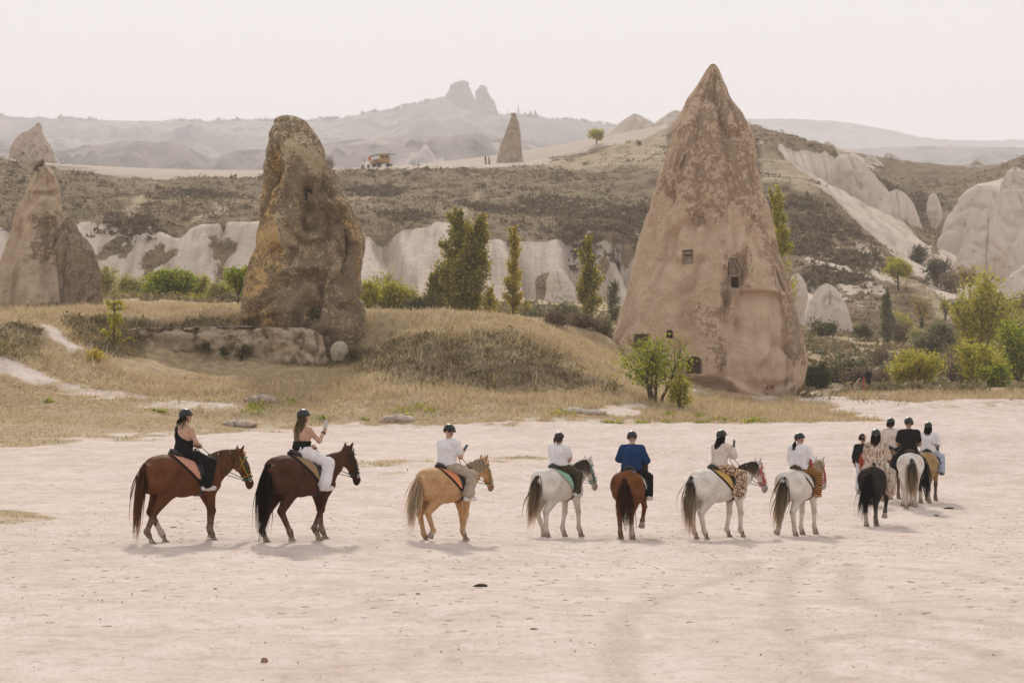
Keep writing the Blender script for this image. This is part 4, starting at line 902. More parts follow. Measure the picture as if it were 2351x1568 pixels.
# tufts rooted in the cracks of the leaning rock and ledge
for i, (u, v, d, s_, lab) in enumerate(((720,720,122.9,.32,'dark tuft in a crack of the leaning rock'),(557,808,121.9,.42,'dark round tuft under the rock ledge'),(473,796,122.0,.18,'tiny dark tuft on the rock ledge'),(515,808,121.9,.18,'small dark tuft left of the round tuft'),(815,824,122.4,.4,'dark weed beside the cream boulder'))):
    r = np.random.default_rng(900+i); e = empty('tuft', W(u, v, d)); setp(e, lab, 'tuft', 'dark tufts on the rocks'); V, F = quads(r.normal(0, s_*.5, (260,3)), .055, r)
    mesh_np('foliage', V, [F], L_DARK, e, smooth=False); mb = MB()
    for k in range(5): limb(mb, (0,.3,-.1), (r.normal(0,.6),-.6,.5), s_, .015, r, 3)
    mb.build('stem', BARK, e)

# --- dry grass of the banks: nobody could count it
def blades(n, xr, yr, keep, hfun, wid, seed, lean=.35):
    r = np.random.default_rng(seed); x = r.uniform(*xr, n); y = r.uniform(*yr, n); k = keep(x, y, r); x, y = x[k], y[k]; n = len(x)
    z = gz(x, y); h = hfun(x, y, r); a = r.uniform(0, 6.28, n); w_ = wid*r.uniform(.6,1.4,n); l = r.normal(0, lean, (n,2))*h[:,None]
    h = h*np.where(r.random(n) < .06, 1.7, 1.0); b = np.c_[x, y, z-.02]; s_ = np.c_[np.cos(a)*w_, np.sin(a)*w_, 0*a]; t = b+np.c_[l, h]
    return np.stack([b-s_, b+s_, t], 1).reshape(-1,3), np.arange(3*n).reshape(n,3)
vis = lambda x, y: np.abs(x) < y*.225+2
clump = lambda x, y, s: .5+.5*fbm(x/1.3, y/1.3, 0, 3, s)
def keepdry(x, y, r): return vis(x, y) & (gattr(grass, x, y) > .55) & (r.random(len(x)) < .25+.9*clump(x, y, 5)) & (r.random(len(x)) > .75*gattr(dark, x, y))
Lg = leaf_mat('dry_grass', (.36,.265,.145), (.54,.425,.26), (.70,.58,.40), .4, vary=(.50,.375,.20))
Lg2 = leaf_mat('bank_weeds', (.10,.085,.034), (.20,.155,.065), (.42,.31,.155), .35, vary=(.34,.25,.12))
Lg3 = leaf_mat('short_green_weeds', (.20,.165,.07), (.32,.25,.13), (.48,.38,.21), .3, vary=(.26,.22,.09))
hd = lambda x, y, r: (1-.75*gattr(low, x, y))*r.uniform(.08,.40,len(x))*(.3+1.0*clump(x, y, 5))*(.35+.65*sstep(98,107,y))
V, F = blades(520000, (-36,42), (94,150), keepdry, hd, .024, 1, .6)
setp(mesh_np('dry_grass', V, [F], Lg, smooth=False), 'straw coloured dry grass covering the banks', 'grass', kind='stuff')
V, F = blades(170000, (-36,42), (104,150), lambda x, y, r: vis(x, y) & (gattr(dark, x, y)*(.4+.9*clump(x, y, 8)) > r.random(len(x))), lambda x, y, r: r.uniform(.12,.5,len(x))*(.4+.8*clump(x, y, 8)), .028, 2, .6)
setp(mesh_np('bank_weeds', V, [F], Lg2, smooth=False), 'dark brown and green weeds on the steep bank faces', 'weeds', kind='stuff')
V, F = blades(120000, (-30,42), (62,112), lambda x, y, r: vis(x, y) & (gattr(grass, x, y)*(.2+.9*clump(x, y, 9)) > .25+.5*r.random(len(x))), lambda x, y, r: r.uniform(.03,.12,len(x)), .022, 3, .6)
setp(mesh_np('short_grass', V, [F], Lg3, smooth=False), 'short sparse greenish grass at the edge of the lot', 'grass', kind='stuff')
# near patch of thin grass at the left edge of the lot
V, F = blades(30000, (-14,14), (46,66), lambda x, y, r: vis(x, y) & (gattr(grass, x, y) > .35), lambda x, y, r: r.uniform(.02,.07,len(x)), .012, 4, .6)
setp(mesh_np('thin_grass', V, [F], Lg3, smooth=False), 'thin flattened grass patches on the sandy lot', 'grass', kind='stuff')
def candm(n, r):
    x = r.uniform(-34,20,n); y = r.uniform(104,132,n); k = gattr(dark, x, y)*(.35+.9*clump(x, y, 18)) > .15+.6*r.random(n); x, y = x[k], y[k]; return np.c_[x, y, gz(x, y)], r.uniform(.12,.42,len(x))
# leafy weeds dotted along the foot of the bank
r = np.random.default_rng(55); VV = []; FF = []; n0 = 0
for i in range(34):
    u = r.uniform(60,1760); v = r.uniform(922,958); d = 104-(v-925)*.12; x, y = W(u, v, d)[:2]; s_ = r.uniform(.08,.26)
    if gattr(bare, x, y) > .3: continue
    C = r.normal(0, 1, (60,3))*[s_,s_,s_*.45]; C[:,2] = np.abs(C[:,2]); V, F = quads(C+[x, y, float(gz(x, y))], .045, r); VV.append(V); FF.append(F+n0); n0 += len(V)
setp(mesh_np('leafy_weeds', np.concatenate(VV), [np.concatenate(FF)], L_GREEN, smooth=False), 'dark leafy weeds dotted along the foot of the grass bank', 'weeds', kind='stuff')
# --- scrub on the ridge, the wooded far skyline
def tufts(n, cand, size, mat_, name, label, seed, per=9):
    r = np.random.default_rng(seed); P, S = cand(n, r); C = np.repeat(P, per, 0); s_ = np.repeat(S, per)
    C = C+r.normal(0, 1, C.shape)*s_[:,None]*[.55,.55,.30]; C[:,2] = np.maximum(C[:,2], np.repeat(P[:,2], per)-.1)
    V, F = quads(C, s_*size, r); return setp(mesh_np(name, V, [F], mat_, smooth=False), label, 'scrub', kind='stuff')
def hat(A, x, y):
    i = np.clip(np.searchsorted(hx, x), 0, len(hx)-1); j = np.clip(np.searchsorted(hy, y), 0, len(hy)-1); return A[j,i]
def candh(th):
    def f(n, r):
        y = r.uniform(255,570,n); x = r.uniform(-.225,.225,n)*y; k = (hat(white, x, y) < .25) & (hat(lane, x, y)*.8 < r.random(n)) & (fbm(x/9, y/12, 0, 3, 71) > th+.5*r.random(n)-.25)
        x, y = x[k], y[k]; return np.c_[x, y, hz_(x, y)], r.uniform(.3,.95,len(x))**1.3
    return f
def candg(n, r):
    y = r.uniform(143,300,n); x = r.uniform(-.23,.23,n)*y; u = CU+x*FV/y; k = (u > 1840) | (y > 165); k &= (fbm(x/5, y/7, 0, 3, 72) > -.25+.5*r.random(n)-.25); k &= ~((u > 1840) & (np.abs(y-250) < 5)) & ~((u > 1800) & (y < 148))
    x, y = x[k], y[k]; return np.c_[x, y, gz(x, y)], r.uniform(.25,.85,len(x))**1.2
L_SC0 = leaf_mat('valley_scrub', (.13,.11,.05), (.24,.18,.10), (.38,.29,.17), .3, vary=(.15,.145,.06))
L_SC1 = leaf_mat('ridge_scrub', (.10,.078,.042), (.17,.128,.073), (.29,.215,.125), .25); L_SC2 = leaf_mat('ridge_thorn', (.11,.082,.045), (.16,.117,.064), (.21,.155,.088), .2)
L_SC3 = leaf_mat('ridge_straw', (.25,.18,.095), (.33,.245,.14), (.40,.305,.18), .3)
tufts(9000, candg, .3, L_SC0, 'valley_scrub', 'low dry scrub covering the valley floor', 10, 16)
def cande(n, r):
    u = r.uniform(-300,1420,n); vv = np.interp(u, [-900,0,200,380,520,700,780,850,905,935,985,1010,1142,1200,1300,1350,1420], [262,268,275,279,277,279,272,258,252,243,231,222,262,266,276,281,290]); k = (fbm(u/60, u*0, 0, 3, 5) > -.15) & ((u < 985) | (u > 1150)); u, vv = u[k], vv[k]
    P = np.array([W(a, b+r.uniform(-1,3), 4290) for a, b in zip(u, vv)]); return P, r.uniform(3.0,8.0,len(u))
tufts(420, cande, .35, L_DARK, 'skyline_wood', 'far woods along the hazy skyline', 15, 14)
def candc(n, r):
    cs = [(1240,485,4),(1270,470,3),(1310,492,3),(1190,496,2.5),(1350,522,3),(1450,490,3),(1110,478,2),(870,445,2.5),(455,452,3),(300,520,2),(1420,530,4),(1480,520,3),(930,500,2),(1800,470,3),(1880,520,3),(1830,560,4),(1950,600,3),(1900,640,2.5),(2060,455,3),(2110,470,3)]; P = []
    for u, v, w_ in cs:
        d = 300.0
        for k in range(500):      # walk out to where that line of sight meets the slope
            x = (u-CU)*d/FV
            if hz_(x, d) > CAMH+(HV-v)*d/FV: break
            d += .6
        m = n//len(cs); q = r.normal(0, 1, (m,2))*[w_, w_*1.2]+[(u-CU)*d/FV, d]; P.append(q)
    P = np.concatenate(P); return np.c_[P, hz_(P[:,0], P[:,1])], r.uniform(.4,1.2,len(P))
tufts(5200, candm, .24, leaf_mat('mound_scrub', (.10,.085,.035), (.18,.14,.06), (.34,.25,.125), .35, vary=(.26,.19,.09)), 'mound_scrub', 'dark scrub growing on the shaded bank faces', 16, 16)
tufts(2600, candc, .3, L_SC2, 'thorn_thicket', 'clustered dark thorn thickets on the ridge', 14, 20)
tufts(24000, candh(-.40), .24, L_SC1, 'ridge_scrub', 'brown scrub covering the ridge slopes', 11)
tufts(2800, candh(.05), .34, L_SC2, 'ridge_thorn', 'dark thorn bushes on the ridge slopes', 12, 20)
tufts(22000, candh(-.15), .24, L_SC3, 'ridge_straw', 'pale straw tussocks on the ridge slopes', 13, 7)
# ------------------------------------------------------------------ horses and riders
class SDF:
    """a body grown as one continuous surface from tapered limbs"""
    def __init__(s): s.p = []
    def cone(s, a, b, r1, r2=None, k=.05, sy=1.0):
        s.p.append((np.array(a, float), np.array(b, float), r1, r1 if r2 is None else r2, k, sy)); return s
    def dig(s, c, r, k=.08): s.p.append((np.array(c, float), np.array(c, float)+[0,0,1e-4], -r, -r, k, 1.0)); return s
    def ball(s, c, r, k=.05, sy=1.0): return s.cone(c, np.array(c, float)+[0,0,1e-4], r, r, k, sy)
    def xf(s, M, o):
        """the same prims turned by M about o"""
        t = SDF(); o = np.array(o, float)
        for a, b, r1, r2, k, sy in s.p: t.p.append((M@(a-o)+o, M@(b-o)+o, r1, r2, k, sy))
        return t
    def field(s, h, grow=0.0):
        lo = np.min([np.minimum(a, b)-max(r1, r2)*max(1, sy) for a, b, r1, r2, k, sy in s.p], 0)-grow-3*h
        hi = np.max([np.maximum(a, b)+max(r1, r2)*max(1, sy) for a, b, r1, r2, k, sy in s.p], 0)+grow+3*h
        n = np.ceil((hi-lo)/h).astype(int)+1; ax = [lo[i]+h*np.arange(n[i]) for i in range(3)]
        F = np.full(n, .5)
        for a, b, r1, r2, k, sy in s.p:
            r = max(abs(r1), r2)*max(1, sy)+grow+k+2*h; l = np.minimum(a, b)-r; u = np.maximum(a, b)+r; sl = []
            for i in range(3): sl.append(slice(max(0, int((l[i]-lo[i])/h)), min(n[i], int((u[i]-lo[i])/h)+2)))
            X, Y, Z = np.meshgrid(ax[0][sl[0]], ax[1][sl[1]], ax[2][sl[2]], indexing='ij', sparse=True)
            ab = b-a; L = ab@ab+1e-12; cy = (a[1]+b[1])/2
            ax_, ay_, az_ = X-a[0], (Y-cy)/sy+cy-a[1], Z-a[2]
            t = np.clip((ax_*ab[0]+ay_*ab[1]+az_*ab[2])/L, 0, 1)
            d = np.sqrt((ax_-t*ab[0])**2+(ay_-t*ab[1])**2+(az_-t*ab[2])**2)-(r1+(r2-r1)*t)-grow
            if r1 < 0:      # a hollow
                f = F[tuple(sl)]; e = -(np.sqrt((X-a[0])**2+(Y-a[1])**2+(Z-a[2])**2)+r1); hh = np.clip(.5-.5*(f-e)/k, 0, 1); F[tuple(sl)] = f*(1-hh)+e*hh+k*hh*(1-hh); continue
            f = F[tuple(sl)]; hh = np.clip(.5+.5*(f-d)/k, 0, 1); F[tuple(sl)] = f*(1-hh)+d*hh-k*hh*(1-hh)
        return F, lo, ax
    def mesh(s, h, grow=0.0, cuts=()):
        F, lo, ax = s.field(h, grow)
        if cuts:
            X, Y, Z = np.meshgrid(*ax, indexing='ij', sparse=True)
            for c in cuts: F = np.maximum(F, c(X, Y, Z))
        V, Q = surface_nets(F, lo, h); return V, Q

def coat(name, dapple=0.0, spots=None):
    m = NM(name, .8, .1); c = m.coord(); a = m.attr('tint', 'Color'); n1 = m.noise(c, 3.5, 4); n2 = m.noise(m.coord(scale=(1,1,.4)), 22, 3)
    col = m.mix(m.ramp(n1, .35, .7, 0, .55), a, m.mix(1.0, a, (.62,.55,.50), 'MULTIPLY'))
    col = m.mix(m.ramp(n2, .5, .75, 0, .25), col, m.mix(1.0, a, (.7,.62,.58), 'MULTIPLY'))
    if dapple: v = m.voro(c, 13, 'SMOOTH_F1'); col = m.mix(m.ramp(v, .15, .5, 0, dapple), col, m.mix(1.0, a, (1.35,1.3,1.25), 'MULTIPLY'))
    if spots: col = m.mix(m.ramp(m.noise(c, 26, 2), .66, .72, 0, .7), col, spots)
    dz = m.n('ShaderNodeSeparateXYZ'); m.l(c, dz.inputs[0]); dust = m.math('MULTIPLY', m.ramp(dz.outputs[2], .62, .05), m.ramp(m.noise(c, 9, 4), .35, .65, .15, .55)); col = m.mix(dust, col, (.42,.33,.26))   # dusty legs
    m.color(col); m.bump(n2, .35, .012); return m.m
COAT = coat('horse_coat'); COAT_D = coat('horse_coat_dappled', .5); COAT_W = coat('horse_coat_flecked', 0, (.30,.24,.18))
def hair(name, root, tip, var=.25):
    m = NM(name, .5, .35); gi = m.n('ShaderNodeNewGeometry').outputs['Random Per Island']; f = m.attr('along')
    col = m.mix(m.ramp(f, .1, .95), root, tip); col = m.mix(m.ramp(gi, 0, 1, 0, .5), col, m.mix(1.0, col, (.6,.53,.46), 'MULTIPLY')); m.color(col)
    tr = m.n('ShaderNodeBsdfTranslucent'); m.l(col, tr.inputs[0]); mx = m.n('ShaderNodeMixShader'); mx.inputs[0].default_value = .66
    m.l(m.b.outputs[0], mx.inputs[1]); m.l(tr.outputs[0], mx.inputs[2]); m.l(mx.outputs[0], m.nt.nodes['Material Output'].inputs['Surface']); return m.m
LEATHER = plain('black_leather', (.018,.016,.015), .45, .5, .1); BROWN_L = plain('brown_leather', (.07,.035,.018), .5, .4, .15)
HOOF = plain('hoof_horn', (.30,.24,.18), .7, .2, .2, 12); HOOFD = plain('hoof_horn_dusty', (.42,.35,.29), .8, .1, .15, 12)
STEEL = plain('bit_steel', (.5,.5,.48), .3, .6, .05); EYE = plain('eye_dark', (.01,.008,.007), .15, .6, 0)
def ribbon_hair(paths, widths, mat_, name, parent):
    """tapering strands; every strand is a thin closed sliver"""
    V = []; Q = []; A = []; n = 0
    for P, w in zip(paths, widths):
        P = np.asarray(P); m = len(P); T = np.gradient(P, axis=0); T /= np.linalg.norm(T, axis=1, keepdims=True)+1e-9
        a = rng.uniform(0, 6.28); s = np.cross(T, [math.cos(a), math.sin(a), .2]); s /= np.linalg.norm(s, axis=1, keepdims=True)+1e-9; b = np.cross(T, s)
        t = np.linspace(0, 1, m); wd = (w*(.55+.45*np.sin(np.pi*np.clip(t*1.2+.1, 0, 1)))*(1-t**3*.85))[:,None]
        V.append(np.stack([P-s*wd, P+b*wd*.6, P+s*wd], 1).reshape(-1,3)); A.append(np.repeat(t, 3))
        Q.append(grid_faces(m, 3, True)+n); n += 3*m
    return mesh_np(name, np.concatenate(V), [np.concatenate(Q)], mat_, parent, attrs={'along': np.concatenate(A)})
def ik(S, T, L1, L2, fwd):
    d = np.array([T[0]-S[0], T[1]-S[1]]); D = min(np.linalg.norm(d), L1+L2-.004); e = d/np.linalg.norm(d)
    a = (L1*L1-L2*L2+D*D)/(2*D); hgt = math.sqrt(max(L1*L1-a*a, 0)); nrm = np.array([-e[1], e[0]])*fwd
    return np.array(S)+e*a+nrm*hgt, np.array(S)+e*D
PADS = {}
def horse(label, u, v, head, hs, c, legs, mane, tail, tailc=None, neck=(0,0), pad=(.4,.2,.15), border=(.02,.018,.016), bridle=((.02,.018,.016),(.02,.018,.016)), coatm=None,
          socks=(), leg_c=None, tail_sway=0.0, tail_len=1.0, muzzle=None, saddle='black', maned=True, collar=False, d0=None, headturn=0.0, cat='horse'):
    d = 46.0
    for _ in range(40):
        x = (u-CU)*d/FV; z = float(gz(x, d)); vv = HV-(z-CAMH)*FV/d; d = d*(1+.6*(vv-v)/(v-HV))
    x = (u-CU)*d/FV; z = float(gz(x, d)); root = empty('horse', (x, d, z), R(head), hs); setp(root, label, cat, 'horses of the riding party')
    S = SDF(); ny = .35
    # trunk
    S.cone((-.42,0,1.14),(.30,0,1.11),.285,.27,.08,.95).cone((-.18,0,1.03),(.22,0,1.01),.245,.24,.10,1.0).cone((-.40,0,1.02),(-.1,0,1.0),.20,.24,.1,1.05)
    for s in (-1,1):
        S.ball((-.53,.105*s,1.205),.250,.07); S.cone((-.60,.10*s,1.10),(-.66,.11*s,1.0),.225,.19,.08); S.cone((-.80,.05*s,1.20),(-.72,.09*s,1.0),.10,.13,.08)
        S.cone((.36,.12*s,1.18),(.46,.11*s,.97),.185,.15,.08)
    S.cone((.34,0,1.385),(.02,0,1.345),.085,.10,.10).cone((.02,0,1.34),(-.45,0,1.36),.10,.10,.1).cone((.44,0,1.08),(.55,0,1.10),.235,.185,.08,.92)
    # neck and head
    M = np.array([1.10+neck[0], 0, 1.56+neck[1]]); ht = R(headturn); hd = np.array([.215*math.cos(ht), .215*math.sin(ht), -.45]); hd = hd/np.linalg.norm(hd)*1.1
    S.cone((.42,0,1.18),(.72,0,1.30+neck[1]*.3),.235,.19,.10,.70).cone((.66,0,1.29+neck[1]*.3),M-[.05,0,.06],.19,.115,.08,.62)
    S.cone(M-hd*.02, M+hd*.25, .108, .11, .05, .75).cone(M+hd*.2, M+hd*.48, .105, .070, .05, .72)
    S.ball(M+hd*.15+np.array([-.07*math.cos(ht),-.07*math.sin(ht),-.03]), .105, .05, .60); S.ball(M+hd*.50, .070, .05, .85); S.ball(M+hd*.52+np.array([-.02,0,-.035]), .045, .04, .8)
    # legs: (dx, lift, flex) right hind, left hind, right fore, left fore
    feet = []
    for (dx, lift, fl), s, hind in zip(legs, (-1,1,-1,1), (1,1,0,0)):
        if hind:
            St = np.array([-.42,.90]); ft = np.array([-.64+dx, .165+lift]); kn, ft = ik(St, ft, .45, .395, -1); y0, y1, y2 = .155*s, .125*s, .115*s
            S.cone((-.55,.12*s,1.10),(St[0],y0,St[1]),.215,.150,.08); S.cone((St[0],y0,St[1]),(kn[0],y1,kn[1]),.135,.062,.05); S.cone((St[0]-.06,y0,St[1]+.04),(kn[0]-.02,y1,kn[1]+.05),.10,.035,.05)
            S.cone((kn[0]-.012,y1,kn[1]),(ft[0],y2,ft[1]),.060,.044,.03); S.ball((kn[0]-.02,y1,kn[1]+.01),.058,.03)
        else:
            E = np.array([.40,.88]); ft = np.array([.40+dx, .165+lift]); kn, ft = ik(E, ft, .375, .345, 1); y0, y1, y2 = .135*s, .12*s, .11*s
            S.cone((.43,.12*s,1.0),(E[0],y0,E[1]-.02),.15,.10,.06); S.cone((E[0],y0,E[1]),(kn[0],y1,kn[1]),.092,.052,.05)
            S.ball((kn[0]+.01,y1,kn[1]),.057,.03); S.cone((kn[0],y1,kn[1]),(ft[0],y2,ft[1]),.051,.042,.03)
        S.ball((ft[0],y2,ft[1]),.053,.03); an = R(-58+fl if True else 0)
        pd = np.array([math.cos(R(-58-fl)), 0, math.sin(R(-58-fl))]); f3 = np.array([ft[0],y2,ft[1]])
        S.cone(f3, f3+pd*.085, .046, .05, .03); feet.append((f3+pd*.075, pd, fl))
    for s in (-1,1): # muscle lines: flank, behind the shoulder, neck groove, between the buttocks
        S.dig((-.30,.36*s,1.10),.10,.09).dig((.20,.37*s,.98),.10,.08).dig((.60,.26*s,1.08),.09,.07).dig((-.74,.30*s,1.16),.10,.08).dig((-.50,.34*s,.86),.10,.06)
    S.dig((-.97,0,1.02),.11,.07)
    V, Q = S.mesh(.019)
    # coat colours by region
    base = np.array(c); col = np.tile(base, (len(V),1)); zl = V[:,2]
    if leg_c is not None:
        w_ = sstep(.72, .45, zl)[:,None]; col = col*(1-w_)+np.array(leg_c)*w_
    for q in socks:
        k = (np.hypot(V[:,0]-feet[q][0][0], V[:,1]-feet[q][0][1]) < .16) & (zl < .34); col[k] = (.55,.48,.42)
    mz = sstep(.14, .04, np.linalg.norm(V-(M+hd*.53), axis=1))[:,None]; mc = np.array(muzzle) if muzzle is not None else base*.45; col = col*(1-mz)+mc*mz
    if coatm is COAT_W:   # grey horses darken at the joints
        jn = np.exp(-((zl-.55)/.10)**2)*.35+np.exp(-((zl-.2)/.10)**2)*.35; col = col*(1-jn[:,None]*np.array([.35,.45,.55]))
    mesh_np('body', V, Q, coatm or COAT, root, attrs={'tint': col})
    for p, pd, fl in feet:
        q = p; ax = pd; b = np.array([0,1.,0]); cx = np.cross(b, ax); th = np.arange(14)*2*np.pi/14; L = .085/max(.35, -ax[2]) if fl < 25 else .10
        up = np.array([0,0,1.]) if fl < 25 else -ax
        r0, r1 = .057, .074; ring = lambda o, r, e: o+r*(np.cos(th)[:,None]*e+np.sin(th)[:,None]*b)
        if fl < 25:
            zb = -.012 if q[2] < .25 and fl == 0 else q[2]-.095
            o1 = q+ax*((q[2]-zb)/max(.3, -ax[2])); e = np.array([1.,0,0]); A = ring(q-ax*.015, r0, cx); B = ring(o1, r1, e); B[:,2] = zb
        else: o1 = q+ax*.085; A = ring(q-ax*.015, r0, cx); B = ring(o1, r1, cx)
        hb2 = MB(); hb2.add(np.r_[A,B,[o1]], grid_faces(2, 14, True), [[28, 14+j, 14+(j+1) % 14] for j in range(14)]); hb2.build('hoof', HOOFD, root)
    # ears, eyes
    side = np.array([-math.sin(ht), math.cos(ht), 0])
    for s in (-1,1):
        e0 = M+side*.055*s+np.array([-.01,0,.06]); eb = MB(); eb.tube([e0-[0,0,.03], e0+[.02,.018*s,.035], e0+[.045,.032*s,.085], e0+[.06,.034*s,.118]], [.028,.037,.024,.004], 8, .55)
        eb.build('ear', COAT, root, attrs={'tint': np.tile(base*.8, (len(eb.V[0]),1))})
        ey = MB(); ey.ell(M+hd*.17+side*.078*s+np.array([.035,0,.01]), (.022,.014,.02)); ey.build('eye', EYE, root)
    # mane and tail
    r = np.random.default_rng(int(u)); P = []; Wd = []
    if maned:
        for k in range(150):
            t = r.uniform(0,1); c0 = np.array([.40,0,1.43])*(1-t)+(M+np.array([-.06,0,.075]))*t; c0[2] += .035*math.sin(t*math.pi)
            s = -1 if r.random() < .8 else 1; L = r.uniform(.2,.38); P.append([c0, c0+[.02,.035*s,.025], c0+[.015,.10*s,-.3*L], c0+[.0,.125*s+r.normal(0,.01),-.7*L], c0+[r.normal(0,.02),.13*s,-L]]); Wd.append(.010)
    for k in range(14):
        c0 = M+np.array([.02,r.normal(0,.02),.08]); P.append([c0, c0+[.05,0,-.02], c0+[.10,r.normal(0,.02),-.12], c0+[.12,r.normal(0,.03),-.2]]); Wd.append(.008)
    ribbon_hair(P, Wd, mane, 'mane', root)
    P = []; Wd = []; dock = np.array([-.86,0,1.30])
    for k in range(190):
        a = r.normal(0,1,2); L = r.uniform(.55,1.0)*tail_len; fl = r.uniform(.5,1.1); t = np.linspace(0,1,9)[:,None]
        s0 = dock+np.array([r.uniform(-.02,.03), a[0]*.025, r.uniform(-.22,.04)])
        out = np.array([-.17,0,0]); sway = np.array([-.02,tail_sway,0])
        Pk = s0+out*np.sin(np.minimum(t*1.6,1)*np.pi/2)*(.55+.1*a[1])+sway*t**1.6+np.array([a[1]*.05,a[0]*.06,0])*np.sin(t*np.pi*.75)*fl+np.array([0,0,-1.0])*L*(t**1.15)
        P.append(Pk); Wd.append(.011)
    ribbon_hair(P, Wd, tail, 'tail', root)
    # saddle pad, girth and flaps are cut from the horse's own outline so that they fit
    Fc = V[Q].mean(1); nv = np.zeros_like(V); fn = np.cross(V[Q[:,2]]-V[Q[:,0]], V[Q[:,3]]-V[Q[:,1]])
    for j in range(4): np.add.at(nv, Q[:,j], fn)
    nv /= np.linalg.norm(nv, axis=1, keepdims=True)+1e-9
    def patch(sel, off, name, mat_, attrs=None):
        q = Q[sel]; ids, inv = np.unique(q, return_inverse=True); q = inv.reshape(q.shape); top = V[ids]+nv[ids]*off; n = len(ids)
        e = np.concatenate([q[:,[0,1]], q[:,[1,2]], q[:,[2,3]], q[:,[3,0]]]); key = {(a, b) for a, b in e.tolist()}; bd = np.array([(a, b) for a, b in key if (b, a) not in key])
        for it in range(4):       # smooth the cut edge
            nb = np.zeros((n,3)); cn = np.zeros(n)
            for a, b in ((0,1),(1,0)): np.add.at(nb, bd[:,a], top[bd[:,b]]); np.add.at(cn, bd[:,a], 1)
            k = cn == 2; top[k] = top[k]*.5+nb[k]/cn[k,None]*.5
        low = top-nv[ids]*(off+.01); sd = np.c_[bd[:,1], bd[:,0], bd[:,0]+n, bd[:,1]+n]
        return mesh_np(name, np.r_[top, low], [q, sd], mat_, root)
    drop = np.clip((1.44-Fc[:,2])/.42, 0, 1)
    rear = -.36+.40*drop**1.2; body = (Fc[:,0] < .29) & (Fc[:,0] > rear) & (Fc[:,2] > 1.0)
    patch(body, .016, 'saddle_pad', plain('pad_border', border, .9, .1, .15, 40))
    inner = (Fc[:,0] < .26) & (Fc[:,0] > rear+.055) & (Fc[:,2] > 1.05)
    pm_ = NM('pad_quilt', .85, .15); wv = pm_.voro(pm_.coord(), 16, 'DISTANCE_TO_EDGE'); pm_.color(pm_.mix(pm_.ramp(wv, 0, .05, .5, 0), pad, tuple(x*.5 for x in pad))); pm_.bump(wv, .4, .01)
    patch(inner, .026, 'pad_panel', pm_.m)
    sm = LEATHER if saddle == 'black' else BROWN_L
    patch((Fc[:,0] < .27) & (Fc[:,0] > .0+.10*drop) & (Fc[:,2] > 1.03), .036, 'saddle_flap', sm)
    patch((Fc[:,0] > .16) & (Fc[:,0] < .235) & (Fc[:,2] < 1.12) & (np.abs(Fc[:,1]) < .45) & (Fc[:,2] > .68), .012, 'girth', LEATHER)
    T = SDF().cone((-.20,0,1.45),(.10,0,1.44),.05,.045,.05,2.4).cone((-.27,-.09,1.50),(-.30,0,1.545),.035,.03,.04).cone((-.27,.09,1.50),(-.30,0,1.545),.035,.03,.04).cone((.12,0,1.48),(.19,0,1.55),.06,.028,.05).cone((-.25,0,1.50),(-.05,0,1.47),.05,.05,.05,2.0)
    Vs, Qs = T.mesh(.014); mesh_np('saddle', Vs, Qs, sm, root)
    # bridle
    cA = plain('strap_a', bridle[0], .6, .3, .1); cB = plain('strap_b', bridle[1], .6, .3, .1); br = MB(); br2 = MB()
    def ringat(t, rr, sy, mb, w_=.011, off=(0,0,0), tilt=0.0):
        o = M+hd*t+np.array(off); a = np.array([hd[2]*-1*math.cos(ht), hd[2]*-1*math.sin(ht), math.hypot(hd[0],hd[1])]); a = a*1.0; th = np.linspace(0, 2*np.pi, 21)
        mb.tube([o+rr*math.cos(q)*a+rr*sy*math.sin(q)*side+hd*tilt*math.cos(q) for q in th], w_, 5)
    ringat(.40, .092, .82, br); ringat(.34, .098, .85, br2); ringat(.04, .135, .70, br, .012, (0,0,-.01), .05); ringat(.09, .13, .74, br2, .011, (-.01,0,0), -.10)
    for s in (-1,1):
        p0 = M+side*.085*s+hd*.06; p1 = M+side*.078*s+hd*.40+np.array([-.02,0,0]); br.tube([p0, (p0+p1)/2+side*.018*s, p1], .012, 5)
        p2 = M+side*.09*s+hd*.03+np.array([-.06,0,0]); br2.tube([p2, (p2+p1)/2+side*.016*s+[-.03,0,0], p1], .011, 5)
        rg = MB(); o = p1+side*.012*s+hd*.03; th = np.linspace(0, 2*np.pi, 13); rg.tube([o+.028*np.array([math.cos(q), 0, math.sin(q)]) for q in th], .006, 5); rg.build('bit_ring', STEEL, root)
    bo2 = br.build('bridle', cA, root); br2.build('halter_strap', cB, bo2)
    if collar:
        cb = MB()
        for s in (-1,1): cb.tube([(.27,.22*s,1.25),(.42,.27*s,1.10),(.56,.22*s,1.0),(.70,.08*s,1.0),(.72,0,1.0)], .014, 5)
        cb.build('breast_strap', LEATHER, root)
    root['bit'] = [float(t_) for t_ in (M+hd*.44)]; root['side'] = [float(t_) for t_ in side]
    return root

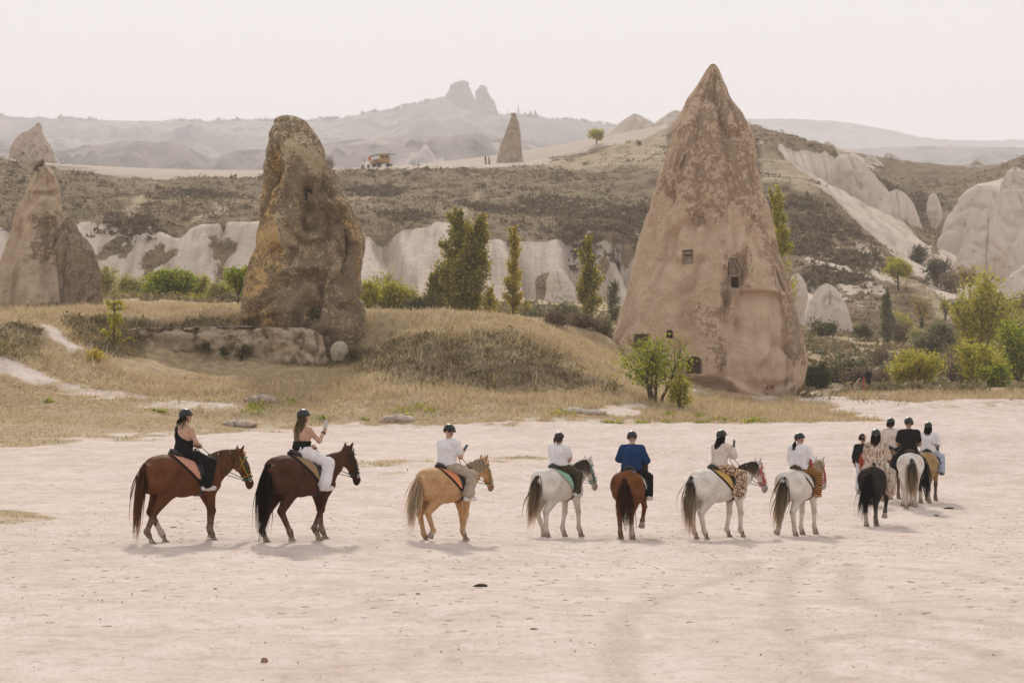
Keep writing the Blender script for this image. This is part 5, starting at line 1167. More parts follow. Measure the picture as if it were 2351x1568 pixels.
# ---------------------------------------------------------------- people
SKIN = plain('skin', (.50,.30,.21), .55, .3, .06, 20); SKIN_T = plain('skin_tanned', (.36,.20,.13), .55, .3, .06, 20); LIP = plain('lip', (.36,.13,.11), .5, .3, .05)
HELM = plain('helmet_shell', (.018,.017,.017), .38, .4, .05); STRAP = plain('chin_strap', (.015,.015,.015), .7, .2, 0)
WHITE = plain('white_cotton', (.72,.69,.70), .85, .1, .05, 12, .2); BLACK = plain('black_cloth', (.012,.011,.011), .85, .12, .2, 12, .2); KHAKI = plain('khaki_cloth', (.40,.33,.26), .85, .1, .1, 12, .2)
OLIVE = plain('olive_cloth', (.075,.058,.032), .85, .1, .12, 12, .2); BLUE = plain('blue_fleece', (.016,.045,.125), .9, .1, .15, 12, .2); CREAM = plain('cream_knit', (.62,.52,.46), .9, .1, .06, 12, .2)
DENIM = plain('pale_denim', (.38,.43,.52), .9, .1, .1, 12, .2); REDT = plain('faded_red_cloth', (.30,.055,.04), .9, .1, .12, 12, .2); LGREY = plain('light_grey_cloth', (.55,.54,.56), .9, .1, .06, 12, .2); GREYP = plain('grey_cloth', (.25,.24,.23), .9, .1, .08, 12, .2)
SHOEW = plain('white_shoe', (.66,.62,.60), .7, .2, .08); SHOEB = plain('black_shoe', (.02,.02,.02), .6, .3, .1); SHOET = plain('tan_suede', (.38,.22,.11), .8, .1, .1); SHOEG = plain('gum_sole', (.45,.25,.11), .8, .1, .1)
PHONE = plain('phone_glass', (.03,.03,.035), .15, .6, 0); PHONEW = plain('phone_case_white', (.62,.60,.60), .4, .4, .05)
def pattern(name, kind):
    m = NM(name, .85, .1); c = m.coord()
    if kind == 'leopard':
        v = m.voro(c, 21, 'F1'); n = m.noise(c, 26, 2); v2 = m.math('ADD', v, m.math('MULTIPLY', m.math('SUBTRACT', n, .5), .35))
        ring = m.math('MULTIPLY', m.ramp(v2, .22, .28), m.ramp(v2, .52, .44)); m.color(m.mix(ring, m.mix(m.ramp(v2, .2, .26), (.36,.20,.10), (.55,.38,.25)), (.02,.015,.012)))
    elif kind == 'tiger':
        wv = m.n('ShaderNodeTexWave'); m.l(m.coord(scale=(1,1,1.6)), wv.inputs['Vector']); wv.inputs['Scale'].default_value = 4.2; wv.inputs['Distortion'].default_value = 9; wv.inputs['Detail'].default_value = 2
        wv.bands_direction = 'Z'; m.color(m.mix(m.ramp(wv.outputs['Fac'], .50, .62), (.38,.17,.05), (.03,.02,.012)))
    else:
        v = m.voro(m.coord(scale=(1.6,1.6,.8)), 9, 'F1'); n = m.noise(m.coord(scale=(1,1,.4)), 34, 3); col = m.mix(m.ramp(v, .25, .5), (.30,.20,.15), (.58,.46,.36)); m.color(m.mix(m.ramp(n, .5, .64, 0, .8), col, (.14,.09,.065)))
    m.bump(m.noise(c, 12, 3), .3, .02); return m.m
LEO = pattern('leopard_print', 'leopard'); TIG = pattern('tiger_print', 'tiger'); SNK = pattern('snake_print', 'snake')
H_BROWN = hair('hair_brown', (.035,.02,.012), (.10,.055,.03)); H_DARK = hair('hair_dark', (.012,.009,.008), (.03,.02,.015)); H_BLOND = hair('hair_blond', (.30,.20,.10), (.66,.50,.28)); H_SANDY = hair('hair_sandy', (.14,.09,.05), (.34,.24,.14))
def cloth(V, Q, amp=.009, fr=11.0, seed=0):
    """folds in a garment"""
    n = np.zeros_like(V); fn = np.cross(V[Q[:,2]]-V[Q[:,0]], V[Q[:,3]]-V[Q[:,1]])
    for j in range(4): np.add.at(n, Q[:,j], fn)
    n /= np.linalg.norm(n, axis=1, keepdims=True)+1e-9; f = 1-2*np.abs(fbm(V[:,0]*fr, V[:,1]*fr, V[:,2]*fr*.55+V[:,1]*3, 3, 400+seed)); return V+n*(amp*f)[:,None]
def rotz(a): c, s = math.cos(a), math.sin(a); return np.array([[c,-s,0],[s,c,0],[0,0,1]])
def roty(a): c, s = math.cos(a), math.sin(a); return np.array([[c,0,s],[0,1,0],[-s,0,c]])
def fingers(mb, wr, hand, grip, up, s, curl=1.0):
    """palm direction wr->hand; four unequal bent fingers and a thumb from the side of the palm"""
    d = hand-wr; d /= np.linalg.norm(d)+1e-9; n = np.cross(d, up); n /= np.linalg.norm(n)+1e-9; q = np.cross(n, d)
    for i, L in enumerate((.066,.076,.071,.056)):
        b = hand+d*.028+q*(.024-.016*i); P = [b-d*.02, b+d*L*.45, b+d*L*.72+n*grip*L*.38*curl, b+d*L*.55+n*grip*L*.85*curl]; mb.tube(P, [.0095,.009,.008,.006], 6)
    b = hand+q*.028-d*.02; mb.tube([b-q*.012, b+q*.02+d*.015, b+q*.022+d*.045+n*grip*.02, b+q*.014+d*.062+n*grip*.035], [.012,.011,.009,.006], 6)
RIDE = dict(hip=(-.03,.095,.085), knee=(.36,.285,-.12), ank=(.22,.325,-.52), toe=(.40,.345,-.575))
def person(label, loc, rz, ps, top, pants, shoes, skin=None, hairc=None, hairstyle='none', helmet=True, ha=0.0, hp=0.0, lean=0.0, twist=0.0, arms=None, legs=None, sleeve='short', fat=1.0, hem=.03, pcut=.12,
           shirt_grow=.018, pant_grow=.014, knob=False, glasses=False, group='riders on horseback', straps=False, crop=None, coatskirt=False, walk=False, pname='person', headlift=0.0):
    skin = skin or SKIN; root = empty(pname, loc, rz, ps); setp(root, label, 'person', group)
    T = rotz(R(twist)); lg = legs or [dict(RIDE), dict(RIDE)]; J = []
    for L, s in zip(lg, (-1,1)): J.append({k: np.array([a[0], a[1]*s, a[2]], float) for k, a in L.items()})
    pel = np.array([-.045,0,.11]); ch = T@np.array([lean*.75,0,.41])+[-.03,0,0]; nk = T@np.array([lean,0,.555])+[-.03,0,0]
    A = arms or [((.06,.25,.27),(.29,.07,.20)), ((.06,.25,.27),(.29,.07,.20))]; sh = []
    for s in (-1,1): sh.append(T@np.array([lean*.95,.175*s*min(1.12,fat),.505])+[-.03,0,0])
    el = [T@np.array([a[0][0], a[0][1]*s, a[0][2]]) for a, s in zip(A, (-1,1))]; hn = [T@np.array([a[1][0], a[1][1]*s, a[1][2]]) for a, s in zip(A, (-1,1))]
    tor = SDF().ball(pel, .135*fat, .06, 1.2).cone(pel+[0,0,.02], ch, .122*fat, .135*fat, .06, 1.22).cone(ch, nk-[0,0,.06], .132*fat, .085, .06, 1.35).cone(sh[0], sh[1], .062, .062, .06)
    armS = SDF()
    for i in (0,1):
        wr = el[i]+(hn[i]-el[i])*.86
        armS.cone(sh[i], el[i], .054*fat, .043*fat, .04).cone(el[i], wr, .043*fat, .028, .03); armS.cone(wr, hn[i], .030, .036, .025, 1.0)
    legS = SDF()
    for j in J:
        legS.cone(j['hip'], j['knee'], .098*fat, .066, .06).cone(j['knee'], j['ank'], .064, .040, .04).ball(j['knee']+(j['ank']-j['knee'])*.3+[-.02,0,0], .056, .05)
    foot = [SDF().cone(j['ank'], j['ank']+(j['toe']-j['ank'])*.35-[0,0,.03], .042, .040, .03).cone(j['ank']-[.05,0,.05], j['toe'], .036, .034, .03, 1.0) for j in J]
    hc = nk+np.array([.012,0,.20+headlift]); HM = T@rotz(R(ha))@roty(R(hp))
    hd = SDF().ball((0,0,.02), .088, .03, .86).cone((.005,0,.04),(-.02,0,.045),.095,.09,.03,.86).cone((.035,0,-.055),(.02,0,-.01),.052,.07,.04,.9).cone((.078,0,-.005),(.108,0,-.030),.012,.016,.02).ball((.075,0,-.058),.022,.03).ball((.062,0,-.085),.026,.03)
    for s in (-1,1): hd.cone((-.005,.078*s,0),(0,.080*s,-.03),.018,.014,.015)
    hd2 = SDF()
    for a, b, r1, r2, k, sy in hd.p: hd2.p.append((HM@a+hc, HM@b+hc, r1, r2, k, 1.0 if abs(a[1]) > .01 else .93))
    B = SDF(); B.p = tor.p+armS.p+legS.p+foot[0].p+foot[1].p+[(nk-[0,0,.05], hc-[.005,0,.05], .056, .050, .04, 1.0)]+hd2.p
    V, Q = B.mesh(.0155); mb = MB(); mb.add(V, Q)
    for i in (0,1): fingers(mb, el[i], hn[i], 1 if i else -1, np.array([0,0,1.]), 1)
    body = mb.build('body', skin, root)
    # face
    for s in (-1,1):
        e = MB(); e.ell(HM@np.array([.082,.032*s,.012])+hc, (.009,.012,.008)); e.build('eye', EYE, root)
    lp = MB(); lp.tube([HM@np.array([.088,-.022,-.062])+hc, HM@np.array([.097,0,-.060])+hc, HM@np.array([.088,.022,-.062])+hc], .007, 6); lp.build('mouth', LIP, root)
    # clothes
    cutz = lambda z0: (lambda X, Y, Z: z0-Z)
    sv = SDF(); sv.p = list(tor.p)
    for i in (0,1):
        if sleeve == 'short': sv.cone(sh[i], sh[i]+(el[i]-sh[i])*.62, .060*fat, .056*fat, .04)
        elif sleeve == 'long': sv.cone(sh[i], el[i], .058*fat, .050*fat, .04).cone(el[i], el[i]+(hn[i]-el[i])*.80, .050*fat, .036, .03)
    cu = [cutz(hem)]
    if crop == 'bandeau': cu = [cutz(.13), lambda X, Y, Z: Z-.30]
    elif crop == 'tank': cu = [cutz(.05), lambda X, Y, Z: Z-(.42+.75*Y)]
    if coatskirt:
        cu = []
        for s in (-1,1): sv.cone((-.07,.09*s,.10),(.02,.26*s,-.22),.12,.095,.08).cone((.02,.26*s,-.2),(.08,.315*s,-.52),.095,.085,.08)
        sv.cone((-.12,-.07,.10),(-.22,-.13,-.06),.10,.06,.08).cone((-.12,.07,.10),(-.22,.13,-.06),.10,.06,.08)
    Vt, Qt = sv.mesh(.0155, shirt_grow, cu); Vt = cloth(Vt, Qt, .006+.25*shirt_grow, 9); mesh_np('coat' if coatskirt else 'shirt', Vt, Qt, top, root)
    if straps:
        st = MB()
        for y in (-.09,-.13): st.tube([T@np.array([-.10+lean,y,.35])+[-.03,0,0], T@np.array([-.07+lean,y-.0,.50])+[-.03,0,0], T@np.array([lean,y,.575])+[-.03,0,0], T@np.array([.10+lean,y+.02,.45])+[-.03,0,0]], .008, 5)
        st.build('shoulder_strap', top, root)
    pt = SDF(); pt.p = [(a, b, r1, r2, k, sy) for a, b, r1, r2, k, sy in legS.p]+[(pel-[0,0,.01], pel+[0,0,.10], .124*fat, .116*fat, .06, 1.22)]
    for j in J: pt.cone(j['knee'], j['knee']+(j['ank']-j['knee'])*.86, .064+pant_grow, .050+pant_grow*1.6, .04)
    Vp, Qp = pt.mesh(.0155, pant_grow, [lambda X, Y, Z: Z-pcut]); Vp = cloth(Vp, Qp, .005+.25*pant_grow, 9, 7); mesh_np('trousers', Vp, Qp, pants, root)
    for f in foot:
        Vf, Qf = f.mesh(.012, .012); mesh_np('shoe', Vf, Qf, shoes, root)
    # hair
    r = np.random.default_rng(abs(hash(label)) % 99991 if False else sum(map(ord, label)))
    if hairc is not None:
        P = []; Wd = []; g = lambda q: HM@np.array(q)+hc
        nS, L = {'long':(150,.50),'tail':(80,.36),'bob':(110,.12),'short':(90,.05),'none':(60,.035),'mid':(120,.26),'thin':(34,.22)}[hairstyle]
        for k in range(nS):
            a = r.uniform(.5, 1.5)*math.pi if hairstyle not in ('none','short') else r.uniform(.55,1.45)*math.pi; s0 = np.array([.09*math.cos(a), .085*math.sin(a), r.uniform(-.02,.05)])
            if hairstyle == 'tail':
                b = np.array([-.10,0,-.05]); Pk = [g(s0), g(b), g(b)+np.array([-.05+r.normal(0,.012),r.normal(0,.02),-.10]), g(b)+np.array([-.08+r.normal(0,.025),r.normal(0,.03),-.2]), g(b)+np.array([-.085+r.normal(0,.03),r.normal(0,.035),-L*r.uniform(.7,1.0)])]
            else:
                l = L*r.uniform(.8,1.1); o = g(s0*np.array([1.06,1.06,1])); out = HM@np.array([s0[0],s0[1],0]); out = out/np.linalg.norm(out)
                bk = T@np.array([-.10,0,0])*min(1, l/.2); Pk = [o, o+out*.012+[0,0,-.25*l], o+out*.02+bk*.5+[0,0,-.5*l], o+out*.0+bk*.9+[0,0,-.75*l], o-out*.02+bk+r.normal(0,.012,3)+[0,0,-l]]
            P.append(Pk); Wd.append(.011)
        ribbon_hair(P, Wd, hairc, 'hair', root)
        if not helmet:
            Vh, Qh = SDF().ball((-.012,0,.045), .100, .03, .9).xf(np.eye(3), (0,0,0)).mesh(.013, 0, [lambda X, Y, Z: -.0-(Z+.5*(-X)*1.0)-.0 if False else (.035-Z)+np.minimum(0, X*0) - np.where(X < 0, .075, 0)]); mesh_np('hair_cap', Vh@HM.T+hc, Qh, hairc, root, attrs={'along': np.full(len(Vh), .3)})
    if helmet:
        ph = np.linspace(.02, 1.72, 12); th = np.arange(28)*2*np.pi/28; rows = []
        for p_ in ph: rows.append(np.c_[.126*math.sin(p_)*np.cos(th), .108*math.sin(p_)*np.sin(th), np.full(28, .028+.112*math.cos(p_))])
        hr = np.array(rows); hr[-1,:,2] -= .006; hr[-2:,:,0] += (np.cos(th) > .3)*.018*np.cos(th); hr[-2:,:,2] += .018*np.cos(th)      # short peak in front, lower at the nape
        inn = hr[::-1]*np.array([.93,.93,1])-[0,0,.004]; hv = np.concatenate([hr, inn]).reshape(-1,3)
        hm = mesh_np('helmet', hv@HM.T+hc, [grid_faces(24, 28, True)], HELM, root)
        st = MB()
        for s in (-1,1): st.tube([HM@np.array([.02,.092*s,.01])+hc, HM@np.array([.03,.080*s,-.06])+hc, HM@np.array([.045,.03*s,-.112])+hc, HM@np.array([.05,0,-.118])+hc], .006, 5); st.tube([HM@np.array([-.05,.088*s,.0])+hc, HM@np.array([.025,.083*s,-.05])+hc], .005, 5)
        st.build('chin_strap', STRAP, hm)
        if knob: kb = MB(); kb.ell(HM@np.array([-.118,-.02,-.012])+hc, (.010,.013,.013)); kb.build('buckle', STEEL, hm)
    if glasses:
        gl = MB()
        for s in (-1,1): gl.ell(HM@np.array([.098,.033*s,.012])+hc, (.008,.026,.019), rot=HM); gl.tube([HM@np.array([.095,.06*s,.016])+hc, HM@np.array([0,.088*s,.012])+hc], .004, 4)
        gl.tube([HM@np.array([.10,-.01,.014])+hc, HM@np.array([.10,.01,.014])+hc], .004, 4); gl.build('sunglasses', EYE, root)
    root['hands'] = [float(x) for q in hn for x in q]
    return root
def world(o, p): return Matrix.LocRotScale(o.location, o.rotation_euler, o.scale)@Vector([float(t_) for t_ in p])
def seat_on(h, x=-.02, z=1.43): return tuple(world(h, (x, 0, z)))
def reins(h, p, which=(0,1), c=(.02,.018,.016), sag=.10):
    """reins run from both bit rings to the rider's hands"""
    inv = Matrix.LocRotScale(h.location, h.rotation_euler, h.scale).inverted(); b = np.array(h['bit']); sd = np.array(h['side']); hs = p['hands']; mb = MB()
    for s, w_ in ((-1,which[0]),(1,which[1])):
        hn = np.array(inv@world(p, hs[3*w_:3*w_+3])); a = b+sd*.075*s; t = np.linspace(0,1,9)[:,None]; nkp = np.array([.62,.20*s,1.28]); P = a*(1-t)**2+2*t*(1-t)*(nkp+[0,.02*s,-.06])+hn*t**2
        P[:,2] -= (sag*np.sin(t[:,0]*np.pi)*(t[:,0] < .6)*.5); mb.tube(P, .0075, 5)
    mb.build('reins', plain('rein_strap', c, .6, .3, .1), h)
def stirrups(h, p, J=RIDE):
    inv = Matrix.LocRotScale(h.location, h.rotation_euler, h.scale).inverted()
    for s in (-1,1):
        a = np.array(inv@world(p, (J['ank'][0]+.09, J['ank'][1]*s, J['ank'][2]-.02))); mb = MB(); mb.tube([(.10,.24*s,1.38),(.15,.33*s,1.15),a+[-.02,.03*s,.10]], .009, 4)
        th = np.linspace(0,2*np.pi,15); mb.tube([a+np.array([0,.058*math.cos(q),.02+.075*math.sin(q)]) for q in th], .009, 5); mb.build('stirrup', LEATHER, h)
# ---- the riding party
HN = hair('mane_flaxen_chestnut', (.38,.20,.085), (.58,.35,.17)); HT1 = hair('tail_chestnut', (.17,.06,.02), (.48,.23,.09)); HDK = hair('hair_black_brown', (.018,.011,.008), (.05,.025,.014))
HFL = hair('mane_cream', (.84,.70,.50), (.92,.82,.66)); HGR = hair('hair_grey_brown', (.11,.08,.055), (.42,.32,.21)); HGB = hair('tail_dark_to_cream', (.15,.115,.08), (.80,.64,.44)); HBK = hair('hair_black', (.012,.011,.010), (.025,.022,.02)); HRD = hair('tail_red_chestnut', (.10,.035,.014), (.20,.085,.035))
CH, LV, PA, GW, BK, BU = (.135,.052,.021), (.072,.031,.018), (.43,.265,.135), (.69,.64,.575), (.030,.024,.020), (.36,.235,.115)
GREEN, YEL = (.02,.11,.055), (.50,.30,.03); TEAL = (.10,.22,.19)
h1 = horse('chestnut horse with flaxen mane and green and yellow halter, pink saddle pad', 428, 1242, 43, 1.055, CH, ((-.27,0,0),(.20,0,0),(.02,0,0),(.16,.04,22)), HN, HT1, pad=(.62,.30,.22), bridle=(GREEN, YEL), socks=(1,), neck=(0,-.12), tail_len=1.12, tail_sway=.10, leg_c=(.075,.026,.012))
p1 = person('woman in black strappy top and black trousers with helmet and sunglasses', seat_on(h1), R(43), .97, BLACK, BLACK, SHOEW, hairc=H_BROWN, hairstyle='thin', ha=-26, crop='tank', straps=True, sleeve='none', lean=.02, glasses=True, pant_grow=.024)
reins(h1, p1, c=GREEN); stirrups(h1, p1)
h2 = horse('dark liver chestnut horse with tan saddle pad', 698, 1240, 50, 1.04, LV, ((.18,.015,10),(-.28,0,0),(-.28,.0,0),(.14,.0,0)), HDK, HDK, pad=(.30,.19,.11), neck=(-.02,-.06), tail_sway=.06, maned=False, leg_c=(.06,.02,.011), bridle=((.015,.013,.012),(.05,.03,.02)), tail_len=1.18)
p2 = person('woman with long blond hair in white trousers raising a phone', seat_on(h2), R(46), .97, BLACK, WHITE, SHOEW, hairc=H_BLOND, hairstyle='long', ha=-18, crop='bandeau', pcut=.20, sleeve='none', lean=.02, arms=[((.20,.22,.30),(.36,.20,.50)), ((.06,.25,.27),(.29,.06,.18))], pant_grow=.027)
reins(h2, p2, (1,1), (.05,.025,.015)); stirrups(h2, p2)
h3 = horse('palomino horse with cream mane and tail and orange saddle pad', 1030, 1240, 49, .94, PA, ((.06,.06,70),(.02,0,0),(-.10,0,0),(.14,.01,0)), HFL, HFL, pad=(.68,.26,.12), bridle=(TEAL,(.50,.22,.03)), coatm=COAT_D, tail_sway=.16, tail_len=1.0, neck=(-.05,-.02), muzzle=(.16,.10,.07))
p3 = person('man in white T shirt and khaki trousers bending over his phone', seat_on(h3), R(47), .97, WHITE, KHAKI, SHOEW, hairc=H_DARK, hairstyle='none', ha=-10, hp=22, lean=.05, arms=[((.10,.25,.25),(.33,.10,.36)), ((.08,.26,.26),(.31,.05,.34))], fat=1.1, pant_grow=.022)
reins(h3, p3, (1,1), (.06,.025,.015)); stirrups(h3, p3)
h4 = horse('white horse with dark mane and mint green saddle pad', 1286, 1232, 55, .99, GW, ((-.06,0,0),(.16,.03,20),(.16,0,0),(-.16,0,0)), HGR, HGB, pad=(.30,.52,.36), border=(.40,.34,.27), bridle=(TEAL,TEAL), coatm=COAT_W, tail_sway=.12, neck=(-.05,-.02), muzzle=(.25,.2,.17), headturn=-12)
p4 = person('stout woman in white T shirt and olive trousers with short fair hair', seat_on(h4), R(55), .90, WHITE, OLIVE, SHOEW, hairc=H_SANDY, hairstyle='bob', ha=-8, fat=1.28, sleeve='short', pant_grow=.02, hem=.11, pcut=.14)
reins(h4, p4, c=TEAL); stirrups(h4, p4)
h5 = horse('red chestnut horse walking away with one fore hoof lifted', 1452, 1236, 75, .985, (.16,.062,.022), ((.02,0,0),(-.05,0,0),(.12,.20,65),(.02,0,0)), HRD, HRD, pad=(.52,.50,.50), tail_sway=-.12, socks=(0,))
p5 = person('man in blue pullover and black trousers', seat_on(h5), R(75), .98, BLUE, BLACK, SHOEW, hairc=H_SANDY, hairstyle='none', ha=0, hp=10, fat=1.22, sleeve='long', arms=[((.05,.30,.25),(.27,.10,.22)), ((.05,.30,.28),(.27,.10,.24))], shirt_grow=.016)
reins(h5, p5); stirrups(h5, p5)
h6 = horse('white horse with red halter and yellow saddle pad', 1655, 1234, 40, .99, GW, ((.03,0,0),(-.05,0,0),(.08,0,0),(-.12,0,0)), HGR, HGB, pad=(.56,.36,.10), bridle=((.52,.07,.05),(.52,.07,.05)), coatm=COAT_W, collar=True, neck=(0,-.05), muzzle=(.25,.2,.18), tail_len=1.12)
p6 = person('woman in cream sweater and leopard print trousers with long brown hair', seat_on(h6), R(40), .96, CREAM, LEO, SHOEW, hairc=H_BROWN, hairstyle='long', ha=2, hp=-6, sleeve='long', lean=.06, arms=[((.17,.25,.33),(.30,.10,.48)), ((.17,.25,.33),(.30,.10,.46))], pant_grow=.036, shirt_grow=.024, hem=.08, knob=True)
reins(h6, p6, (1,1)); stirrups(h6, p6)
h7 = horse('white horse with dark tail and brown saddle following the leopard print rider', 1837, 1229, 60, .98, GW, ((.06,0,0),(-.26,.05,75),(.14,0,0),(-.10,0,0)), HFL, HGB, pad=(.60,.54,.47), border=(.05,.03,.02), bridle=((.42,.06,.05),(.42,.06,.05)), coatm=COAT_W, tail_sway=.14, saddle='brown', tail_len=1.12)
p7 = person('woman in loose white shirt and tiger print trousers looking sideways', seat_on(h7), R(60), .93, WHITE, TIG, SHOET, hairc=H_BROWN, hairstyle='tail', ha=-48, sleeve='long', glasses=True, shirt_grow=.038, pant_grow=.026, hem=.0)
reins(h7, p7, c=(.40,.06,.05)); stirrups(h7, p7)
h8 = horse('black horse with white hind sock and one fore hoof lifted', 2012, 1206, 70, .95, BK, ((.02,0,0),(-.08,0,0),(.16,.16,62),(.04,0,0)), HBK, HBK, pad=(.45,.34,.26), tail_sway=.16, socks=(1,))
p8 = person('woman in long snake print coat with straight brown hair', seat_on(h8), R(70), 1.04, SNK, KHAKI, SHOEW, hairc=H_BROWN, hairstyle='mid', ha=0, sleeve='long', coatskirt=True, shirt_grow=.03, knob=True)
reins(h8, p8); stirrups(h8, p8)
h9 = horse('white horse seen straight from behind with grey brown tail', 2086, 1165, 86, .99, GW, ((.05,.03,72),(-.02,0,0),(.06,0,0),(-.05,0,0)), HGR, HGB, pad=(.20,.28,.22), coatm=COAT_W, tail_sway=.02, saddle='brown')
p9 = person('man in black T shirt and black trousers sitting tall', seat_on(h9), R(86), 1.10, BLACK, BLACK, SHOEB, skin=SKIN_T, hairc=H_DARK, hairstyle='none', ha=0, arms=[((.02,.27,.25),(.26,.12,.16)), ((.02,.27,.25),(.26,.12,.16))], knob=True, fat=1.05)
reins(h9, p9); stirrups(h9, p9)
h10 = horse('buckskin horse with black tail and dark legs', 2132, 1152, 70, .94, BU, ((.03,0,0),(-.08,0,0),(.10,0,0),(-.08,0,0)), HBK, HBK, pad=(.55,.48,.38), leg_c=(.05,.035,.025), socks=(0,1), tail_sway=-.14, tail_len=1.08)
p10 = person('woman in loose white shirt and pale jeans with brown shoulder strap', seat_on(h10), R(70), .98, WHITE, DENIM, SHOEB, hairc=H_DARK, hairstyle='mid', ha=-6, sleeve='long', shirt_grow=.034, pant_grow=.022, hem=-.02, knob=True)
reins(h10, p10); stirrups(h10, p10)
h11 = horse('brown horse mostly hidden behind the snake print coat', 2046, 1147, 70, .96, (.17,.10,.05), ((.03,.03,60),(-.08,0,0),(.10,0,0),(-.08,0,0)), HDK, HDK, pad=(.4,.3,.25), socks=(0,1))
p11 = person('rider in cream top with dark hair behind the snake print coat', seat_on(h11), R(70), 1.02, CREAM, BLACK, SHOEB, hairc=H_DARK, hairstyle='bob', ha=-10, sleeve='long', knob=True, shirt_grow=.02)
reins(h11, p11); stirrups(h11, p11)
# guides on foot
def ground_at(u, v):
    d = 60.0
    for _ in range(40):
        x = (u-CU)*d/FV; z = float(gz(x, d)); d = d*(1+.6*((HV-(z-CAMH)*FV/d)-v)/(v-HV))
    return ((u-CU)*d/FV, d, z)
def stand(st): # legs of a walking figure, origin at the seat height
    f, b = dict(hip=(0,.09,.06), knee=(.10*st,.095,-.36), ank=(.16*st,.09,-.76), toe=(.32*st if st > .4 else .2,.10,-.81)), dict(hip=(0,.09,.06), knee=(.02,.095,-.37), ank=(-.16*st,.09,-.75), toe=(.0,.10,-.81))
    return f, b
f, b = stand(1.0); HANG = [((-.06,.26,.22),(-.02,.27,-.04)), ((.0,.26,.22),(.08,.25,-.02))]
g1 = ground_at(1981, 1133); walker = person('dark haired guide walking in black sweater and pale grey trousers', (g1[0], g1[1], g1[2]+.845), R(68), 1.0, BLACK, LGREY, SHOEW, skin=SKIN_T, hairc=H_DARK, hairstyle='short', helmet=False, ha=-38, sleeve='long', legs=[f, b], arms=HANG, group='guides on foot', pant_grow=.02)
g2 = ground_at(1996, 1157); leader = person('guide in faded red T shirt leading the black horse', (g2[0], g2[1], g2[2]+.80), R(70), .95, REDT, GREYP, SHOEB, skin=SKIN_T, hairc=H_DARK, hairstyle='short', helmet=False, ha=0, sleeve='short', legs=[b, f], arms=HANG, group='guides on foot')
# things held and worn
def held_phone(p, hand, label, face, mat_=PHONE, off=(0,0,.05), tilt=12):
    hn = p['hands'][3*hand:3*hand+3]; c_ = world(p, (hn[0]+off[0], hn[1]+off[1], hn[2]+off[2])); e = empty('phone', c_, p.rotation_euler[2]+R(face)); e.rotation_euler = (0, R(tilt), p.rotation_euler[2]+R(face)); setp(e, label, 'phone', 'phones held by riders')
    b_ = MB(); b_.box((0,0,0), (.0045,.037,.077)); b_.build('case', mat_, e, smooth=False); s_ = MB(); s_.box((-.0055,0,0), (.0012,.034,.073)); s_.build('screen', plain('phone_back', (.55,.53,.53), .4, .4, .05) if mat_ is PHONEW else PHONE, e, smooth=False)
    return e
held_phone(p2, 0, 'pale phone held up by the woman with long blond hair', 0, PHONEW, (.02,0,.10), 8)
held_phone(p3, 0, 'grey phone in the hands of the man in white T shirt', 0, plain('phone_grey', (.22,.22,.23), .3, .5, 0), (.03,-.03,.06), 38)
held_phone(p6, 0, 'dark phone raised by the woman in cream sweater', -10, PHONE, (.03,0,.11), 5)
def bag(name, label, p, path, body_c, body_r, mat_, strapw=.012, flap=True, flat=.4):
    o = world(p, body_c); e = empty(name, o, p.rotation_euler[2], p.scale[0]); setp(e, label, 'bag', 'bags worn by riders'); c0 = np.array(body_c, float)
    V, Q = SDF().cone((-.5*body_r[0],0,0),(.5*body_r[0],0,0),body_r[1],body_r[1],.02,flat).cone((-.4*body_r[0],0,-body_r[1]*.5),(.4*body_r[0],0,-body_r[1]*.5),body_r[1],body_r[1],.02,flat).mesh(.012); mesh_np('pouch', V, Q, mat_, e)
    if flap: V, Q = SDF().cone((-.5*body_r[0],0,.02),(.5*body_r[0],0,.02),body_r[1]*.9,body_r[1]*.9,.02,flat*1.25).mesh(.012, 0, [lambda X, Y, Z: -Z-.005]); mesh_np('flap', V, Q, mat_, e)
    s_ = MB(); s_.tube([np.array(q)-c0 for q in path], strapw, 5, .4); s_.build('strap', mat_, e); return e
RL = plain('red_leather', (.30,.03,.02), .5, .4, .1); CRL = plain('cream_leather', (.55,.50,.40), .5, .4, .06)
bag('shoulder_bag', 'red leather shoulder bag on the woman in loose white shirt', p7, [(-.05,-.14,.60),(.03,-.22,.50),(.05,-.26,.34)], (.05,-.28,.22), (.10,.075), RL)
bag('shoulder_bag', 'cream quilted bag hanging on the snake print coat', p8, [(-.08,.16,.58),(-.17,.02,.44),(-.17,-.16,.22),(-.10,-.24,.10)], (-.10,-.27,.05), (.12,.075), CRL, .009)
bag('shoulder_bag', 'brown strap bag across the back of the woman in pale jeans', p10, [(-.10,.12,.57),(-.19,.0,.42),(-.17,-.16,.27),(-.06,-.24,.22)], (-.02,-.28,.19), (.05,.045), BROWN_L, .016)
bag('waist_bag', 'dark waist bag behind the woman in cream sweater', p6, [(-.20,.06,.12),(-.20,-.06,.12)], (-.24,0,.03), (.10,.07), LEATHER, .010, True, .6)
wt = MB(); q = np.array(p2['hands'][:3]); a_ = np.array([.20,-.22,.30]); a_ = rotz(0)@a_; d_ = q-a_; c_ = a_+d_*.72; d_ = d_/np.linalg.norm(d_); s1 = np.cross(d_, [0,0,1]); s1 /= np.linalg.norm(s1); s2 = np.cross(d_, s1)
wt.tube([c_+.036*(math.cos(t)*s1+math.sin(t)*s2) for t in np.linspace(0, 2*np.pi, 15)], .013, 6); wt.build('watch', BLACK, p2)

